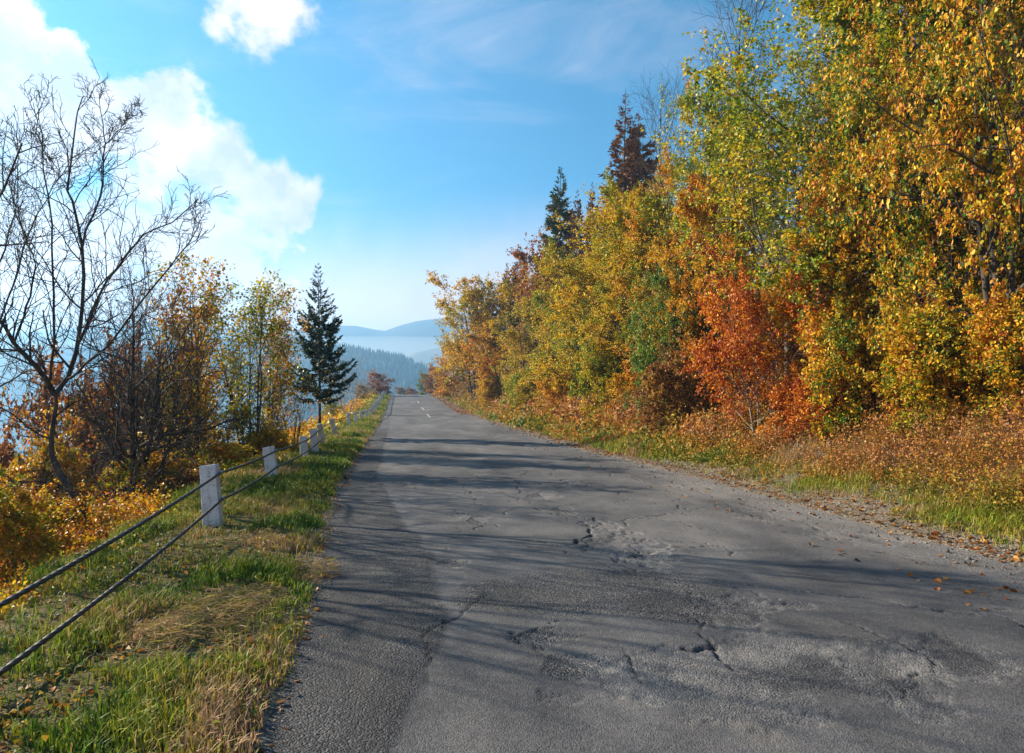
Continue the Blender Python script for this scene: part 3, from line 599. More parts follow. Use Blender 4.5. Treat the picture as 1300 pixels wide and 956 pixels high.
# ================================================================= GROUND
def ground():
    def ax(pts):
        out = []
        for a, b, st in pts: out += list(np.arange(a, b, st))
        return np.array(out + [pts[-1][1]])
    s = ax([(-300, -30, 12), (-30, 1, 0.8), (1, 12, 0.07), (12, 30, 0.18), (30, 140, 0.7), (140, 400, 6), (400, 2400, 40)])
    t = ax([(-2600, -200, 60), (-200, -30, 5), (-30, -6, 0.6), (-6, -3, 0.15), (-3, -0.2, 0.05), (-0.2, 5.0, 0.26), (5.0, 7.2, 0.06), (7.2, 14, 0.2), (14, 50, 1.0), (50, 200, 6), (200, 2600, 60)])
    S, T = np.meshgrid(s, t, indexing='ij'); X, Y = to_xy(S, T); Z = Hst(S, T)
    n, m = S.shape; i = np.arange(n * m).reshape(n, m)
    f = np.stack([i[:-1, :-1], i[:-1, 1:], i[1:, 1:], i[1:, :-1]], -1).reshape(-1, 4)
    el, er = edge_left(S), edge_right(S)
    gr = np.maximum(0.8 * sm(0.5, 0.05, T - er) * sm(-0.6, 0, T - er), 0.8 * sm(0.35, 0.0, el - T)) * (0.6 + 0.8 * vnoise(S * 1.7, T * 3, 3))
    lit = sm(7.0, 9.0, T)
    me = raw_mesh('ground', np.stack([X, Y, Z], -1).reshape(-1, 3), [f], {'gravel': ('POINT', np.clip(gr, 0, 1).ravel()), 'litter': ('POINT', lit.ravel())}, True)
    m_, nt, out = new_mat('soil_and_litter')
    gv = nt.n('ShaderNodeAttribute', {'attribute_name': 'gravel'}).outputs['Fac']; lt = nt.n('ShaderNodeAttribute', {'attribute_name': 'litter'}).outputs['Fac']
    pos = nt.n('ShaderNodeTexCoord').outputs['Object']
    a = nt.noise(pos, 2.2, 6, 0.65); b = nt.noise(pos, 17, 5, 0.7); vo = nt.n('ShaderNodeTexVoronoi', Vector=pos, Scale=48.0)
    st = nt.n('ShaderNodeSeparateColor', Color=vo.outputs['Color']).outputs[0]
    soil = nt.ramp(nt.m('ADD', nt.m('MULTIPLY', a, 0.6), nt.m('MULTIPLY', b, 0.4)), [(0.3, (0.035, 0.04, 0.014)), (0.48, (0.085, 0.075, 0.028)), (0.6, (0.14, 0.10, 0.05)), (0.75, (0.20, 0.15, 0.085))])
    leafc = nt.ramp(nt.m('ADD', nt.m('MULTIPLY', st, 0.7), nt.m('MULTIPLY', b, 0.3)), [(0.1, (0.07, 0.035, 0.02)), (0.45, (0.17, 0.075, 0.03)), (0.8, (0.28, 0.13, 0.05))])
    grv = nt.ramp(nt.m('ADD', nt.m('MULTIPLY', st, 0.6), nt.m('MULTIPLY', b, 0.4)), [(0.15, (0.06, 0.05, 0.042)), (0.5, (0.14, 0.115, 0.09)), (0.85, (0.25, 0.21, 0.165))])
    col = nt.mix(lt, soil, leafc); col = nt.mix(nt.m('MULTIPLY', gv, 1.2, clamp=True), col, grv)
    bp = nt.n('ShaderNodeBump', Strength=0.9, Distance=0.03, Height=nt.m('SUBTRACT', b, nt.m('MULTIPLY', vo.outputs['Distance'], 0.5)))
    p = nt.n('ShaderNodeBsdfPrincipled', Base_Color=col, Roughness=0.95, Normal=bp); p.inputs['Specular IOR Level'].default_value = 0.1
    nt.set(out.inputs[0], p); tag(link('ground', me, m_), kind='structure')
ground()

# ================================================================= GRASS, WEEDS, LITTER, GRAVEL
def scat(rng, n, s0, s1, tf, pw=1.0):
    """n points between s0 and s1, thicker near the viewer"""
    u = rng.random(n); s = s0 * (s1 / s0) ** (u ** pw) if s0 > 0 else s0 + (s1 - s0) * u
    lo, hi = tf(s); t = lo + (hi - lo) * rng.random(n); return s, t
def blades(rng, s, t, h, w, tint, lean=0.5, r2=None):
    N = len(s); x, y = to_xy(s, t); z = Hst(s, t) - 0.01; P = np.stack([x, y, z], 1)
    a = rng.random(N) * 6.283; d = np.stack([np.cos(a), np.sin(a), np.zeros(N)], 1); sd = np.stack([-d[:, 1], d[:, 0], np.zeros(N)], 1) * w[:, None]
    L = (lean * rng.uniform(0.2, 1.5, N) * h)[:, None]; hh = h[:, None] * UP
    mid = P + d * L * 0.3 + hh * 0.6; tip = P + d * L + hh * rng.uniform(0.65, 1.0, (N, 1))
    V = np.stack([P - sd, P + sd, mid + sd * 0.7, mid - sd * 0.7, tip], 1).reshape(-1, 3)
    i = np.arange(N)[:, None] * 5
    return V, i + np.array([[0, 1, 2, 3]]), i + np.array([[3, 2, 4]]), tint
def grass_mat(name, cols):
    m, nt, out = new_mat(name)
    at = nt.n('ShaderNodeAttribute', {'attribute_name': 'rnd'}).outputs['Fac']; at2 = nt.n('ShaderNodeAttribute', {'attribute_name': 'rnd2'}).outputs['Fac']
    n = len(cols); col = nt.ramp(at, [(i / (n - 1), c) for i, c in enumerate(cols)])
    hsv = nt.n('ShaderNodeHueSaturation', Value=nt.m('ADD', 0.65, nt.m('MULTIPLY', at2, 0.7)), Color=col).outputs[0]
    p = nt.n('ShaderNodeBsdfPrincipled', Base_Color=hsv, Roughness=0.6); p.inputs['Specular IOR Level'].default_value = 0.2
    mx = nt.n('ShaderNodeMixShader', i0=0.3, i1=p, i2=nt.n('ShaderNodeBsdfTranslucent', Color=hsv)); nt.set(out.inputs[0], mx); return m
M['grass'] = grass_mat('grass_blades', [(0.05, 0.11, 0.010), (0.11, 0.19, 0.012), (0.21, 0.27, 0.016), (0.34, 0.30, 0.035), (0.34, 0.22, 0.09), (0.42, 0.27, 0.16)])
M['weeds'] = grass_mat('dry_weeds', [(0.07, 0.12, 0.012), (0.18, 0.18, 0.016), (0.36, 0.22, 0.025), (0.42, 0.15, 0.022), (0.34, 0.16, 0.06), (0.40, 0.26, 0.14)])
M['litter'] = grass_mat('fallen_leaves', [(0.13, 0.055, 0.025), (0.24, 0.09, 0.025), (0.36, 0.12, 0.02), (0.40, 0.19, 0.03), (0.28, 0.17, 0.09)])
STRAW = [flat(262, 792), flat(300, 770), flat(225, 812), flat(330, 690), flat(355, 655), flat(420, 725)]
def grass():
    rng = np.random.default_rng(3); B = []
    lf = lambda s: (np.full_like(s, -3.3) + 0.25 * fbm(s, 2.0, 12), edge_left(s) - 0.02)
    for s0, s1, n, h0, w0 in ((1.6, 12, 150000, 0.095, 0.0042), (11, 40, 80000, 0.13, 0.0075), (38, 108, 40000, 0.17, 0.014)):
        s, t = scat(rng, n, s0, s1, lf); el = edge_left(s)
        dn = fbm(s * 1.6, t * 1.6, 101, 4); keep = rng.random(n) < np.clip(0.5 + 2.2 * dn, 0.08, 1) * np.clip((el - t) / 0.3 + 0.25, 0, 1); s, t, dn, el = s[keep], t[keep], dn[keep], el[keep]
        n = len(s); h = h0 * rng.uniform(0.4, 1.5, n) * (1 + 0.9 * dn) * np.clip((el - t) / 0.5 + 0.45, 0.4, 1) * (1 + 0.5 * sm(-2.2, -3.2, t)); w = w0 * rng.uniform(0.6, 1.4, n)
        tint = np.clip(0.42 + 0.8 * fbm(s * 1.2, t * 1.4, 105, 4) + rng.normal(size=n) * 0.2, 0, 1)
        for cs, ct in STRAW[:6]:
            q = np.hypot((s - cs) / 0.55, (t - ct) / 0.35) + 0.5 * fbm(s * 3, t * 3, 107, 3); f = sm(1.1, 0.7, q); tint = np.maximum(tint, f * rng.uniform(0.65, 1, n)); h = h * (1 - 0.45 * f)
        B.append(blades(rng, s, t, h, w, tint))
    # green fringe along the right hand edge
    for s0, s1, n, h0, w0 in ((4.5, 16, 60000, 0.085, 0.004), (15, 50, 60000, 0.17, 0.008), (48, 108, 20000, 0.2, 0.016)):
        s, t = scat(rng, n, s0, s1, lambda s: (edge_right(s) + 0.2, np.full_like(s, 8.2)))
        dn = fbm(s * 1.1, t * 1.4, 111, 4); ed = t - edge_right(s)
        keep = rng.random(n) < np.clip(0.5 + 1.4 * dn, 0.08, 1) * sm(0.1, 0.6, ed) * (1 - 0.6 * sm(6.9, 7.9, t)); s, t, dn = s[keep], t[keep], dn[keep]; n = len(s)
        tint = np.clip(0.54 + 0.7 * fbm(s * 0.9, t * 1.2, 115, 3) + rng.normal(size=n) * 0.16, 0, 1)
        B.append(blades(rng, s, t, h0 * rng.uniform(0.5, 1.5, n) * (1 + 0.6 * dn), w0 * rng.uniform(0.6, 1.4, n), tint))
    for s0, s1, n, h0, w0 in ((4.4, 16, 60000, 0.34, 0.0036), (15, 50, 45000, 0.36, 0.007), (48, 108, 12000, 0.36, 0.016)):
        s, t = scat(rng, n, s0, s1, lambda s: (edge_right(s) + 0.55, np.full_like(s, 10.5)))
        dn = fbm(s * 1.3, t * 1.3, 121, 4); keep = rng.random(n) < np.clip(0.45 + 1.8 * dn, 0.05, 1); s, t, dn = s[keep], t[keep], dn[keep]; n = len(s)
        B.append(blades(rng, s, t, h0 * rng.uniform(0.4, 1.4, n) * (0.35 + 0.65 * sm(6.2, 7.6, t)) * (1 + 0.6 * dn), w0 * rng.uniform(0.6, 1.3, n), np.clip(0.78 + 0.3 * fbm(s, t, 125, 3) + rng.normal(size=n) * 0.14 - 0.4 * sm(7.2, 6.2, t), 0, 1), 0.7))
    V = np.concatenate([b[0] for b in B]); off = np.cumsum([0] + [len(b[0]) for b in B])
    Q = np.concatenate([b[1] + o for b, o in zip(B, off)]); Tt = np.concatenate([b[2] + o for b, o in zip(B, off)]); ti = np.concatenate([b[3] for b in B]); r2 = rng.random(len(ti))
    me = raw_mesh('grass', V, [Q, Tt], {'rnd': ('FACE', np.concatenate([ti, ti])), 'rnd2': ('FACE', np.concatenate([r2, r2]))})
    tag(link('grass', me, M['grass']), 'mixed green and straw coloured grass growing along both road edges', 'grass', kind='stuff')
grass()
def dry_straw():
    rng = np.random.default_rng(9); P, D, S = [], [], []
    for (cs, ct), n, a, b in zip(STRAW, (1500, 700, 700, 420, 380, 300), (.55, .4, .35, .5, .5, .4), (.38, .3, .3, .35, .3, .25)):
        q = rng.normal(size=(n, 2)) * 0.5; s = cs + q[:, 0] * a; t = ct + q[:, 1] * b; t = np.minimum(t, edge_left(s) + 0.03)
        x, y = to_xy(s, t); z = Hst(s, t) + 0.01 + rng.random(n) * 0.06 * np.exp(-(q ** 2).sum(1))
        P.append(np.stack([x, y, z], 1)); az = rng.random(n) * 6.283; D.append(np.stack([np.cos(az), np.sin(az), rng.normal(size=n) * 0.16 + 0.05], 1)); S.append(rng.uniform(0.06, 0.2, n))
    P, D, S = map(np.concatenate, (P, D, S)); V, f, k = leaves_mesh(rng, P, D, S, up=0.5, mode=4, wid=0.028, fold=0.03); N = len(P)
    me = raw_mesh('dry_straw', V, [f], {'rnd': ('FACE', rng.uniform(0.55, 1, N)), 'rnd2': ('FACE', rng.random(N))})
    tag(link('dry_straw', me, M['grass']), 'flattened dry straw lying in patches on the left grass verge', 'straw', kind='stuff')
dry_straw()
def undergrowth():
    rng = np.random.default_rng(14); LV, ST = [], []
    def zone(n, s0, s1, tf, hmax, leaf, per, seed, tb):
        s, t = scat(rng, n, s0, s1, tf); dn = fbm(s * 0.8, t * 0.8, seed, 4); keep = rng.random(n) < np.clip(0.6 + 1.3 * dn, 0.1, 1); s, t, dn = s[keep], t[keep], dn[keep]; n = len(s)
        x, y = to_xy(s, t); P = np.stack([x, y, Hst(s, t) - 0.02], 1); h = hmax(s, t) * rng.uniform(0.35, 1.15, n) * (1 + 0.8 * dn)
        d = np.stack([rng.normal(size=n) * 0.35, rng.normal(size=n) * 0.35, np.ones(n)], 1)
        Q = poly(rng, P, d, h, 4, 0.0, 0.16); sc = np.clip(s / 9, 1, 8)
        ST.append((tubes(Q, (0.0022 * sc)[:, None] * np.linspace(1, 0.5, 4)[None], 3), n))
        pid = np.repeat(np.arange(n), per); f = rng.uniform(0.2, 1.05, len(pid)); pos, tg = along(Q[pid], f); pos = pos + rng.normal(size=pos.shape) * (0.03 * sc[pid])[:, None]
        D = norm(tg) * 0.4 + rng.normal(size=pos.shape) * 0.8; S = leaf * rng.uniform(0.5, 1.4, len(pid)) * np.clip(sc[pid], 1, 3.2)
        tint = np.clip(tb(s, t) + 0.45 * fbm(s * 1.1, t * 1.1, seed + 3, 3) + rng.normal(size=n) * 0.12, 0, 1)[pid] + rng.normal(size=len(pid)) * 0.1
        LV.append((pos, D, S, np.clip(tint, 0, 1)))
    rlo = lambda s: (edge_right(s) + 0.75 - 0.35 * sm(8, 20, s), np.full_like(s, 11.5))
    hr = lambda s, t: 0.12 + 0.52 * sm(6.2, 7.8, t) * (1 - 0.3 * sm(8.6, 10, t))
    tr = lambda s, t: 0.30 + 0.30 * sm(6.4, 7.4, t)
    zone(17000, 4.2, 16, rlo, hr, 0.04, 13, 201, tr); zone(14000, 15, 45, rlo, hr, 0.055, 11, 203, tr); zone(5000, 44, 108, rlo, hr, 0.06, 9, 205, tr)
    llo = lambda s: (np.full_like(s, -9.5), np.full_like(s, -2.75))
    hl = lambda s, t: 0.2 + 0.46 * sm(-2.9, -4.4, t)
    tl = lambda s, t: 0.40 + 0.30 * sm(-2.9, -4.5, t)
    zone(13000, 2.6, 14, llo, hl, 0.042, 11, 207, tl); zone(9000, 13, 45, llo, hl, 0.05, 9, 209, tl); zone(3000, 44, 110, llo, hl, 0.05, 8, 211, tl)
    zone(2600, 2.0, 12, lambda s: (np.full_like(s, -3.2), edge_left(s) - 0.05), lambda s, t: 0.07 + 0.10 * sm(-2.0, -3.2, t), 0.035, 6, 213, lambda s, t: 0.12 + 0 * t)
    zone(1500, 4.4, 16, lambda s: (edge_right(s) + 0.2, np.full_like(s, 7.6)), lambda s, t: 0.12 + 0 * t, 0.04, 7, 215, lambda s, t: 0.15 + 0 * t)
    for LV_, ST_, mt, lab in ((LV[:3] + LV[6:], ST[:3] + ST[6:], 'weeds', 'dry rusty and green weeds on the verges and the bank below the roadside wood'), (LV[3:6], ST[3:6], 'thicket', 'orange yellow and green weeds covering the bank behind the white posts')):
     P, D, S, ti = (np.concatenate([l[i] for l in LV_]) for i in range(4))
     V, f, k = leaves_mesh(rng, P, D, S, up=0.4, mode=4, wid=0.55, sunward=0.5); Vs, Fs = merge([a for a, b in ST_]); n1, n2 = len(f), len(Fs)
     me = raw_mesh('undergrowth', np.concatenate([V, Vs]), [np.concatenate([f, Fs + len(V)])], {'rnd': ('FACE', np.concatenate([ti, np.full(n2, 0.82)])), 'rnd2': ('FACE', np.concatenate([rng.random(n1), rng.uniform(0, 0.3, n2)]))})
     tag(link('undergrowth', me, M[mt]), lab, 'weeds', kind='stuff')
undergrowth()
def litter_and_gravel():
    rng = np.random.default_rng(23); P, D, S = [], [], []
    for n, s0, s1, tf, sz in ((9000, 4, 18, lambda s: (edge_right(s) - 0.1, np.full_like(s, 11.0)), .055), (12000, 17, 60, lambda s: (edge_right(s) - 0.2, np.full_like(s, 14.0)), .08), (9000, 50, 108, lambda s: (edge_right(s) - 0.8, np.full_like(s, 12.0)), .13),
                                (2600, 2, 14, lambda s: (np.full_like(s, -3.2), edge_left(s) + 0.1), .04), (1500, 12, 50, lambda s: (np.full_like(s, -3.2), edge_left(s) + 0.1), .07), (240, 4, 30, lambda s: (edge_right(s) - 1.6, edge_right(s)), .05), (5000, 2.5, 20, lambda s: (np.full_like(s, -9.0), np.full_like(s, -2.8)), .06)):
        s, t = scat(rng, n, s0, s1, tf); x, y = to_xy(s, t); inside = t < edge_right(s)
        zr = base(s) - 0.0016 * (t - 2.2) ** 2 + 0.016 * fbm(s * 0.7, t * 0.9, 41, 3) + 0.006 * fbm(s * 3.2, t * 3.2, 44, 4)
        z = np.where((t > edge_left(s) - 0.1) & (t < edge_right(s) + 0.1), np.maximum(Hst(s, t), zr), Hst(s, t)) + 0.008
        P.append(np.stack([x, y, z], 1)); az = rng.random(n) * 6.283; D.append(np.stack([np.cos(az), np.sin(az), rng.normal(size=n) * 0.25], 1)); S.append(sz * rng.uniform(0.6, 1.4, n))
    P, D, S = map(np.concatenate, (P, D, S)); V, f, k = leaves_mesh(rng, P, D, S, up=1.6, mode=6, wid=0.7, fold=0.2); N = len(P)
    me = raw_mesh('fallen_leaves', V, [f], {'rnd': ('FACE', np.repeat(rng.random(N), k)), 'rnd2': ('FACE', np.repeat(rng.random(N), k))})
    tag(link('fallen_leaves', me, M['litter']), 'orange and brown fallen leaves scattered along the road edges and banks', 'fallen leaves', kind='stuff')
    # loose stones on the shoulders
    n = 3600; s, t = scat(rng, n, 3.5, 40, lambda s: (edge_right(s) - 0.55, edge_right(s) + 0.6)); s2, t2 = scat(rng, 900, 2.4, 16, lambda s: (edge_left(s) - 0.15, edge_left(s) + 0.25))
    s, t = np.concatenate([s, s2]), np.concatenate([t, t2]); n = len(s); x, y = to_xy(s, t)
    inside = (t < edge_right(s)) & (t > edge_left(s)); z = np.where(inside, base(s) - 0.0016 * (t - 2.2) ** 2 + 0.016 * fbm(s * 0.7, t * 0.9, 41, 3), Hst(s, t)); r = np.minimum(rng.gamma(1.6, 0.005, n), 0.05) * np.clip(s / 12, 1, 2) * np.where(t < 0, 0.55, 1)
    oc = np.array([(1, 0, 0), (0, 1, 0), (-1, 0, 0), (0, -1, 0), (0, 0, .75), (0, 0, -.6)]); V = np.stack([x, y, z], 1)[:, None] + r[:, None, None] * oc[None] * rng.uniform(0.6, 1.4, (n, 6, 1)) + (rng.normal(size=(n, 6, 3)) * 0.2 * r[:, None, None])
    fc = np.array([(0, 1, 4), (1, 2, 4), (2, 3, 4), (3, 0, 4), (1, 0, 5), (2, 1, 5), (3, 2, 5), (0, 3, 5)]); f = (np.arange(n)[:, None, None] * 6 + fc[None]).reshape(-1, 3)
    me = raw_mesh('gravel', V.reshape(-1, 3), [f], {'rnd': ('FACE', np.repeat(rng.random(n), 8))})
    m_, nt, out = new_mat('loose_stones'); at = nt.n('ShaderNodeAttribute', {'attribute_name': 'rnd'}).outputs['Fac']
    nt.set(out.inputs[0], nt.n('ShaderNodeBsdfPrincipled', Base_Color=nt.ramp(at, [(0, (0.05, 0.045, 0.04)), (0.5, (0.12, 0.105, 0.09)), (1, (0.25, 0.22, 0.18))]), Roughness=0.9))
    tag(link('gravel', me, m_), 'loose grey stones crumbled from the asphalt edges', 'gravel', kind='stuff')
litter_and_gravel()
print('ground cover', round(time.time() - T0, 1))

# ================================================================= GUARD POSTS AND CABLES
def post_mats():
    m, nt, out = new_mat('weathered_white_paint'); co = nt.n('ShaderNodeTexCoord').outputs['Object']; z = nt.n('ShaderNodeSeparateXYZ', Vector=co).outputs[2]
    oi = nt.n('ShaderNodeObjectInfo').outputs['Random']; of = nt.n('ShaderNodeVectorMath', {'operation': 'ADD'}, i0=co, i1=nt.n('ShaderNodeCombineXYZ', X=nt.m('MULTIPLY', oi, 40.0))).outputs[0]
    a = nt.noise(of, 7, 6, 0.7); b = nt.noise(of, 30, 4, 0.7); st = nt.noise(nt.n('ShaderNodeMapping', Vector=of, Scale=(1, 1, 0.12)).outputs[0], 16, 4, 0.6)
    col = nt.mix(nt.mr(a, 0.45, 0.7, 0, 0.7), (0.62, 0.63, 0.64), (0.42, 0.42, 0.41)); col = nt.mix(nt.mr(st, 0.52, 0.68, 0, 0.6), col, (0.36, 0.35, 0.33))
    col = nt.mix(nt.m('MULTIPLY', nt.mr(z, 0.22, 0.0), nt.mr(b, 0.35, 0.65)), col, (0.22, 0.2, 0.16)); col = nt.mix(nt.mr(b, 0.57, 0.64, 0, 0.8), col, (0.2, 0.19, 0.18))
    bp = nt.n('ShaderNodeBump', Strength=0.35, Distance=0.01, Height=b)
    nt.set(out.inputs[0], nt.n('ShaderNodeBsdfPrincipled', Base_Color=col, Roughness=0.75, Normal=bp)); M['post'] = m
    m, nt, out = new_mat('dark_steel_cable'); co = nt.n('ShaderNodeTexCoord').outputs['Object']; a = nt.noise(co, 20, 4, 0.6)
    nt.set(out.inputs[0], nt.n('ShaderNodeBsdfPrincipled', Base_Color=nt.mix(nt.mr(a, 0.45, 0.7), (0.028, 0.027, 0.028), (0.075, 0.055, 0.042)), Roughness=0.6, Metallic=0.35)); M['cable'] = m
    m, nt, out = new_mat('painted_hook'); nt.set(out.inputs[0], nt.n('ShaderNodeBsdfPrincipled', Base_Color=(0.42, 0.42, 0.42), Roughness=0.6)); M['hook'] = m
post_mats()
import bmesh
def post_mesh(seed, wd, dp, ht):
    rng = np.random.default_rng(seed); bm = bmesh.new(); bmesh.ops.create_cube(bm, size=1.0)
    for v in bm.verts:
        top = v.co.z > 0; k = 0.94 if top else 1.0
        v.co.x *= wd * k; v.co.y *= dp * k; v.co.z = ht if top else -0.35
    bmesh.ops.subdivide_edges(bm, edges=[e for e in bm.edges if abs(e.verts[0].co.z - e.verts[1].co.z) > 0.1], cuts=6)
    bmesh.ops.bevel(bm, geom=[e for e in bm.edges if e.calc_face_angle(0) > 1.0], offset=0.014, segments=3, affect='EDGES', profile=0.6)
    for v in bm.verts:
        n = rng.normal(size=3) * 0.0018; v.co.x += n[0]; v.co.y += n[1]
        if v.co.z > ht - 0.02: v.co.z += 0.012 * math.sin(v.co.x * 30 + seed) + n[2]
    me = bpy.data.meshes.new('post_body'); bm.to_mesh(me); bm.free(); return me
def hook_mesh(wd):
    a = np.linspace(-1.2, 1.9, 9); p = np.stack([wd / 2 - 0.01 + 0.03 + 0.022 * np.cos(a), np.zeros(9), 0.022 * np.sin(a)], 1); p = np.concatenate([[[wd / 2 - 0.03, 0, -0.022]], p])
    V, f = tubes(p[None], np.full((1, len(p)), 0.010), 6); return raw_mesh('hook', V, [f], smooth=True)
POSTS = [  # photo base px, photo top px, sideways lean in degrees, label
 ((271, 661), (265, 586), 'nearest and largest white guard post, carrying both cables, left of the road'),
 ((347, 607), (341, 564), 'second white guard post from the viewer, tilted away from the road'),
 ((387, 581), (385, 551), 'third guard post, short and upright with a dark cable mark near its top'),
 ((400.5, 571), (397.5, 542), 'fourth guard post, slightly tilted, just before the foot of the spruce'),
 ((409.5, 562), (406, 536), 'fifth guard post, standing right at the foot of the small spruce'),
 ((426.5, 550), (420.5, 529.5), 'sixth guard post, leaning the most of all, right of the spruce'),
 ((442.6, 540), (442.3, 522.5), 'seventh guard post, upright after the gap behind the leaning one'),
 ((452, 536), (451.2, 521.5), 'eighth guard post, first behind the upright one that follows the gap'),
 ((459, 533.2), (458, 520.5), 'ninth guard post, third in the close row after the gap'),
 ((465.5, 530.5), (464.4, 519.5), 'tenth guard post, fourth in the close row after the gap'),
 ((470.6, 528.5), (470, 519), 'eleventh guard post, last one before the row starts to climb'),
]
rngp = np.random.default_rng(8); HW = 0.2; HOOK = hook_mesh(HW); BODY = [post_mesh(k, HW, 0.15, 1.0) for k in range(3)]
post_at = []
def guard_post(x, y, z, ht, tilt, label, k, wk=1.0):
    r = empty('guard_post', (x, y, z), 0); r.rotation_euler = (math.radians(rngp.normal() * 1.2), tilt, ALPHA + rngp.normal() * 0.04)
    tag(r, label, 'guard post', 'white guard posts along the left verge')
    b = link('post_body', BODY[k % 3], M['post'], r); b.scale = (wk, wk, ht)
    hz = []
    for f in (0.86, 0.44):
        h = link('hook', HOOK, M['hook'], r); h.location = (HW / 2 * (wk - 1), 0, ht * f); hz.append(ht * f)
    ct, st = math.cos(tilt), math.sin(tilt); ox = HW / 2 * wk + 0.03
    post_at.append([(x + (ox * ct + h_ * st) * CA, y + (ox * ct + h_ * st) * SA, z + h_ * ct - ox * st) for h_ in hz])
for k, ((bx, by), (tx, ty), lab) in enumerate(POSTS):
    x, y = G(bx, by); z = h1(x, y) - 0.02; ht = (by - ty) * y / F * 1.01 + 0.03
    tl = math.atan2(tx - bx, by - ty); ht = min(max(ht / math.cos(tl), 0.6), 0.82)
    guard_post(x, y, z, ht, tl, lab, k, 1.0 if k < 2 else 0.92)
s_last, t_last = to_st(*G(470.6, 528.5))
ORD = ['twelfth', 'thirteenth', 'fourteenth', 'fifteenth', 'sixteenth', 'seventeenth', 'eighteenth', 'nineteenth', 'twentieth', 'twenty-first']
for k in range(10):
    s_ = s_last + 4.4 * (k + 1); t_ = t_last + 0.05 * (k + 1) * (1 if t_last < -1.8 else 0); x, y = to_xy(s_, t_)
    guard_post(x, y, h1(x, y) - 0.02, 0.72, -0.03 + 0.05 * rngp.normal(), f'small distant {ORD[k]} guard post in the row climbing to the road crest', k, 0.95)
def cable(name, lab, hk, sag, first, upto):
    pts = [np.array(p) for p in first] + [np.array(p[hk]) for p in post_at[:upto]]; path = []
    for i, (a, b) in enumerate(zip(pts[:-1], pts[1:])):
        L = np.linalg.norm(b - a); n = max(int(L / (0.02 if i < 3 else 0.12)), 6); f = np.linspace(0, 1, n, endpoint=False)[:, None]
        path.append(a * (1 - f) + b * f - UP * (sag * L * 4 * f * (1 - f)))
    P = np.concatenate(path + [pts[-1][None]]); n = len(P); Ln = np.concatenate([[0], np.cumsum(np.linalg.norm(np.diff(P, axis=0), axis=1))])
    Tn = norm(np.gradient(P, axis=0)); U = norm(np.cross(Tn, UP)); W = np.cross(Tn, U); k = 12; a = np.arange(k) * 2 * PI / k
    rad = 0.0155 * (1 + 0.16 * np.cos(3 * (a[None] - Ln[:, None] * 22.0)))
    V = (P[:, None] + rad[:, :, None] * (U[:, None] * np.cos(a)[None, :, None] + W[:, None] * np.sin(a)[None, :, None])).reshape(-1, 3)
    i = np.arange(n * k).reshape(n, k); f = np.stack([i[:-1], np.roll(i[:-1], -1, 1), np.roll(i[1:], -1, 1), i[1:]], -1).reshape(-1, 4)
    tag(link(name, raw_mesh(name, V, [f], smooth=True), M['cable']), lab, 'cable', 'guard rail cables')
def via(px, py, d): return ((px - CX) * d / F, d, EYE - (py - HY) * d / F)
e1 = to_xy(-1.0, -1.7); e2 = to_xy(-0.6, -1.6)
cable('guard_cable', 'upper twisted steel cable strung along the tops of the white posts', 0, 0.006, [(e1[0], e1[1], h1(*e1) - 0.1), via(-60, 802, 3.2)], 21)
cable('guard_cable', 'lower twisted steel cable running just above the grass between the white posts', 1, 0.008, [(e2[0], e2[1], h1(*e2) - 0.1), via(-60, 898, 3.15)], 6)
print('posts', round(time.time() - T0, 1))

# ================================================================= FAR HILLS
def hill_mats():
    m, nt, out = new_mat('far_forest'); co = nt.n('ShaderNodeTexCoord').outputs['Object']; a = nt.noise(co, 0.03, 6, 0.65)
    nt.set(out.inputs[0], nt.n('ShaderNodeBsdfPrincipled', Base_Color=nt.ramp(a, [(0.3, (0.022, 0.04, 0.025)), (0.55, (0.04, 0.055, 0.03)), (0.75, (0.09, 0.075, 0.035))]), Roughness=1.0)); M['far'] = m
hill_mats()
def ridge(name, dist, prof, depth, foot=-60, wob=6, seed=1):
    """a hill range: prof gives photo columns and rows of its crest at distance dist (per point); it has a front and a back slope"""
    pr = np.array(prof, float); px = np.linspace(pr[0, 0], pr[-1, 0], 260); row = np.interp(px, pr[:, 0], pr[:, 1]); dd = np.interp(px, pr[:, 0], pr[:, 2])
    row = row + 0.9 * fbm(px * 0.02, 0.5, seed, 4)
    cx, cy, cz = (px - CX) * dd / F, dd, EYE + (HY - row) * dd / F
    ks = np.linspace(-1, 1, 41); V = []
    for k in ks:
        g = np.cos(np.clip(abs(k), 0, 1) * PI / 2) ** 1.3
        x = cx * (1 + k * depth / dd); y = cy + k * depth; z = foot + (cz - foot) * g + wob * fbm(x * 0.012, y * 0.012, seed + 3, 4) * (abs(k) > 0.03) * min(1, abs(k) * 3)
        V.append(np.stack([x, y, z], 1))
    V = np.array(V); n, m = V.shape[:2]; i = np.arange(n * m).reshape(n, m); f = np.stack([i[:-1, :-1], i[:-1, 1:], i[1:, 1:], i[1:, :-1]], -1).reshape(-1, 4)
    me = raw_mesh(name, V.reshape(-1, 3), [f], smooth=True); tag(link(name, me, M['far']), kind='structure'); return V
K_ = 1.65
def rg(name, prof, depth, foot, wob, seed): return ridge(name, 0, [(a, b, c * K_) for a, b, c in prof], depth * K_, foot, wob, seed)
rg('far_hill', [(-700, 430, 1150), (-250, 418, 1200), (0, 424, 1200), (120, 416, 1200), (190, 408, 1220), (260, 416, 1240), (360, 420, 1250), (430, 414, 1250), (452, 414.5, 1250), (488, 420.5, 1250), (507, 414, 1250), (530, 408.5, 1250), (552, 406, 1250), (640, 398, 1250), (800, 420, 1250), (1100, 440, 1250)], 330, -85, 8, 3)
rg('valley_hill', [(470, 480, 900), (505, 460, 900), (530, 447, 900), (560, 440, 900), (640, 446, 900), (760, 470, 900), (900, 500, 900)], 180, -85, 6, 5)
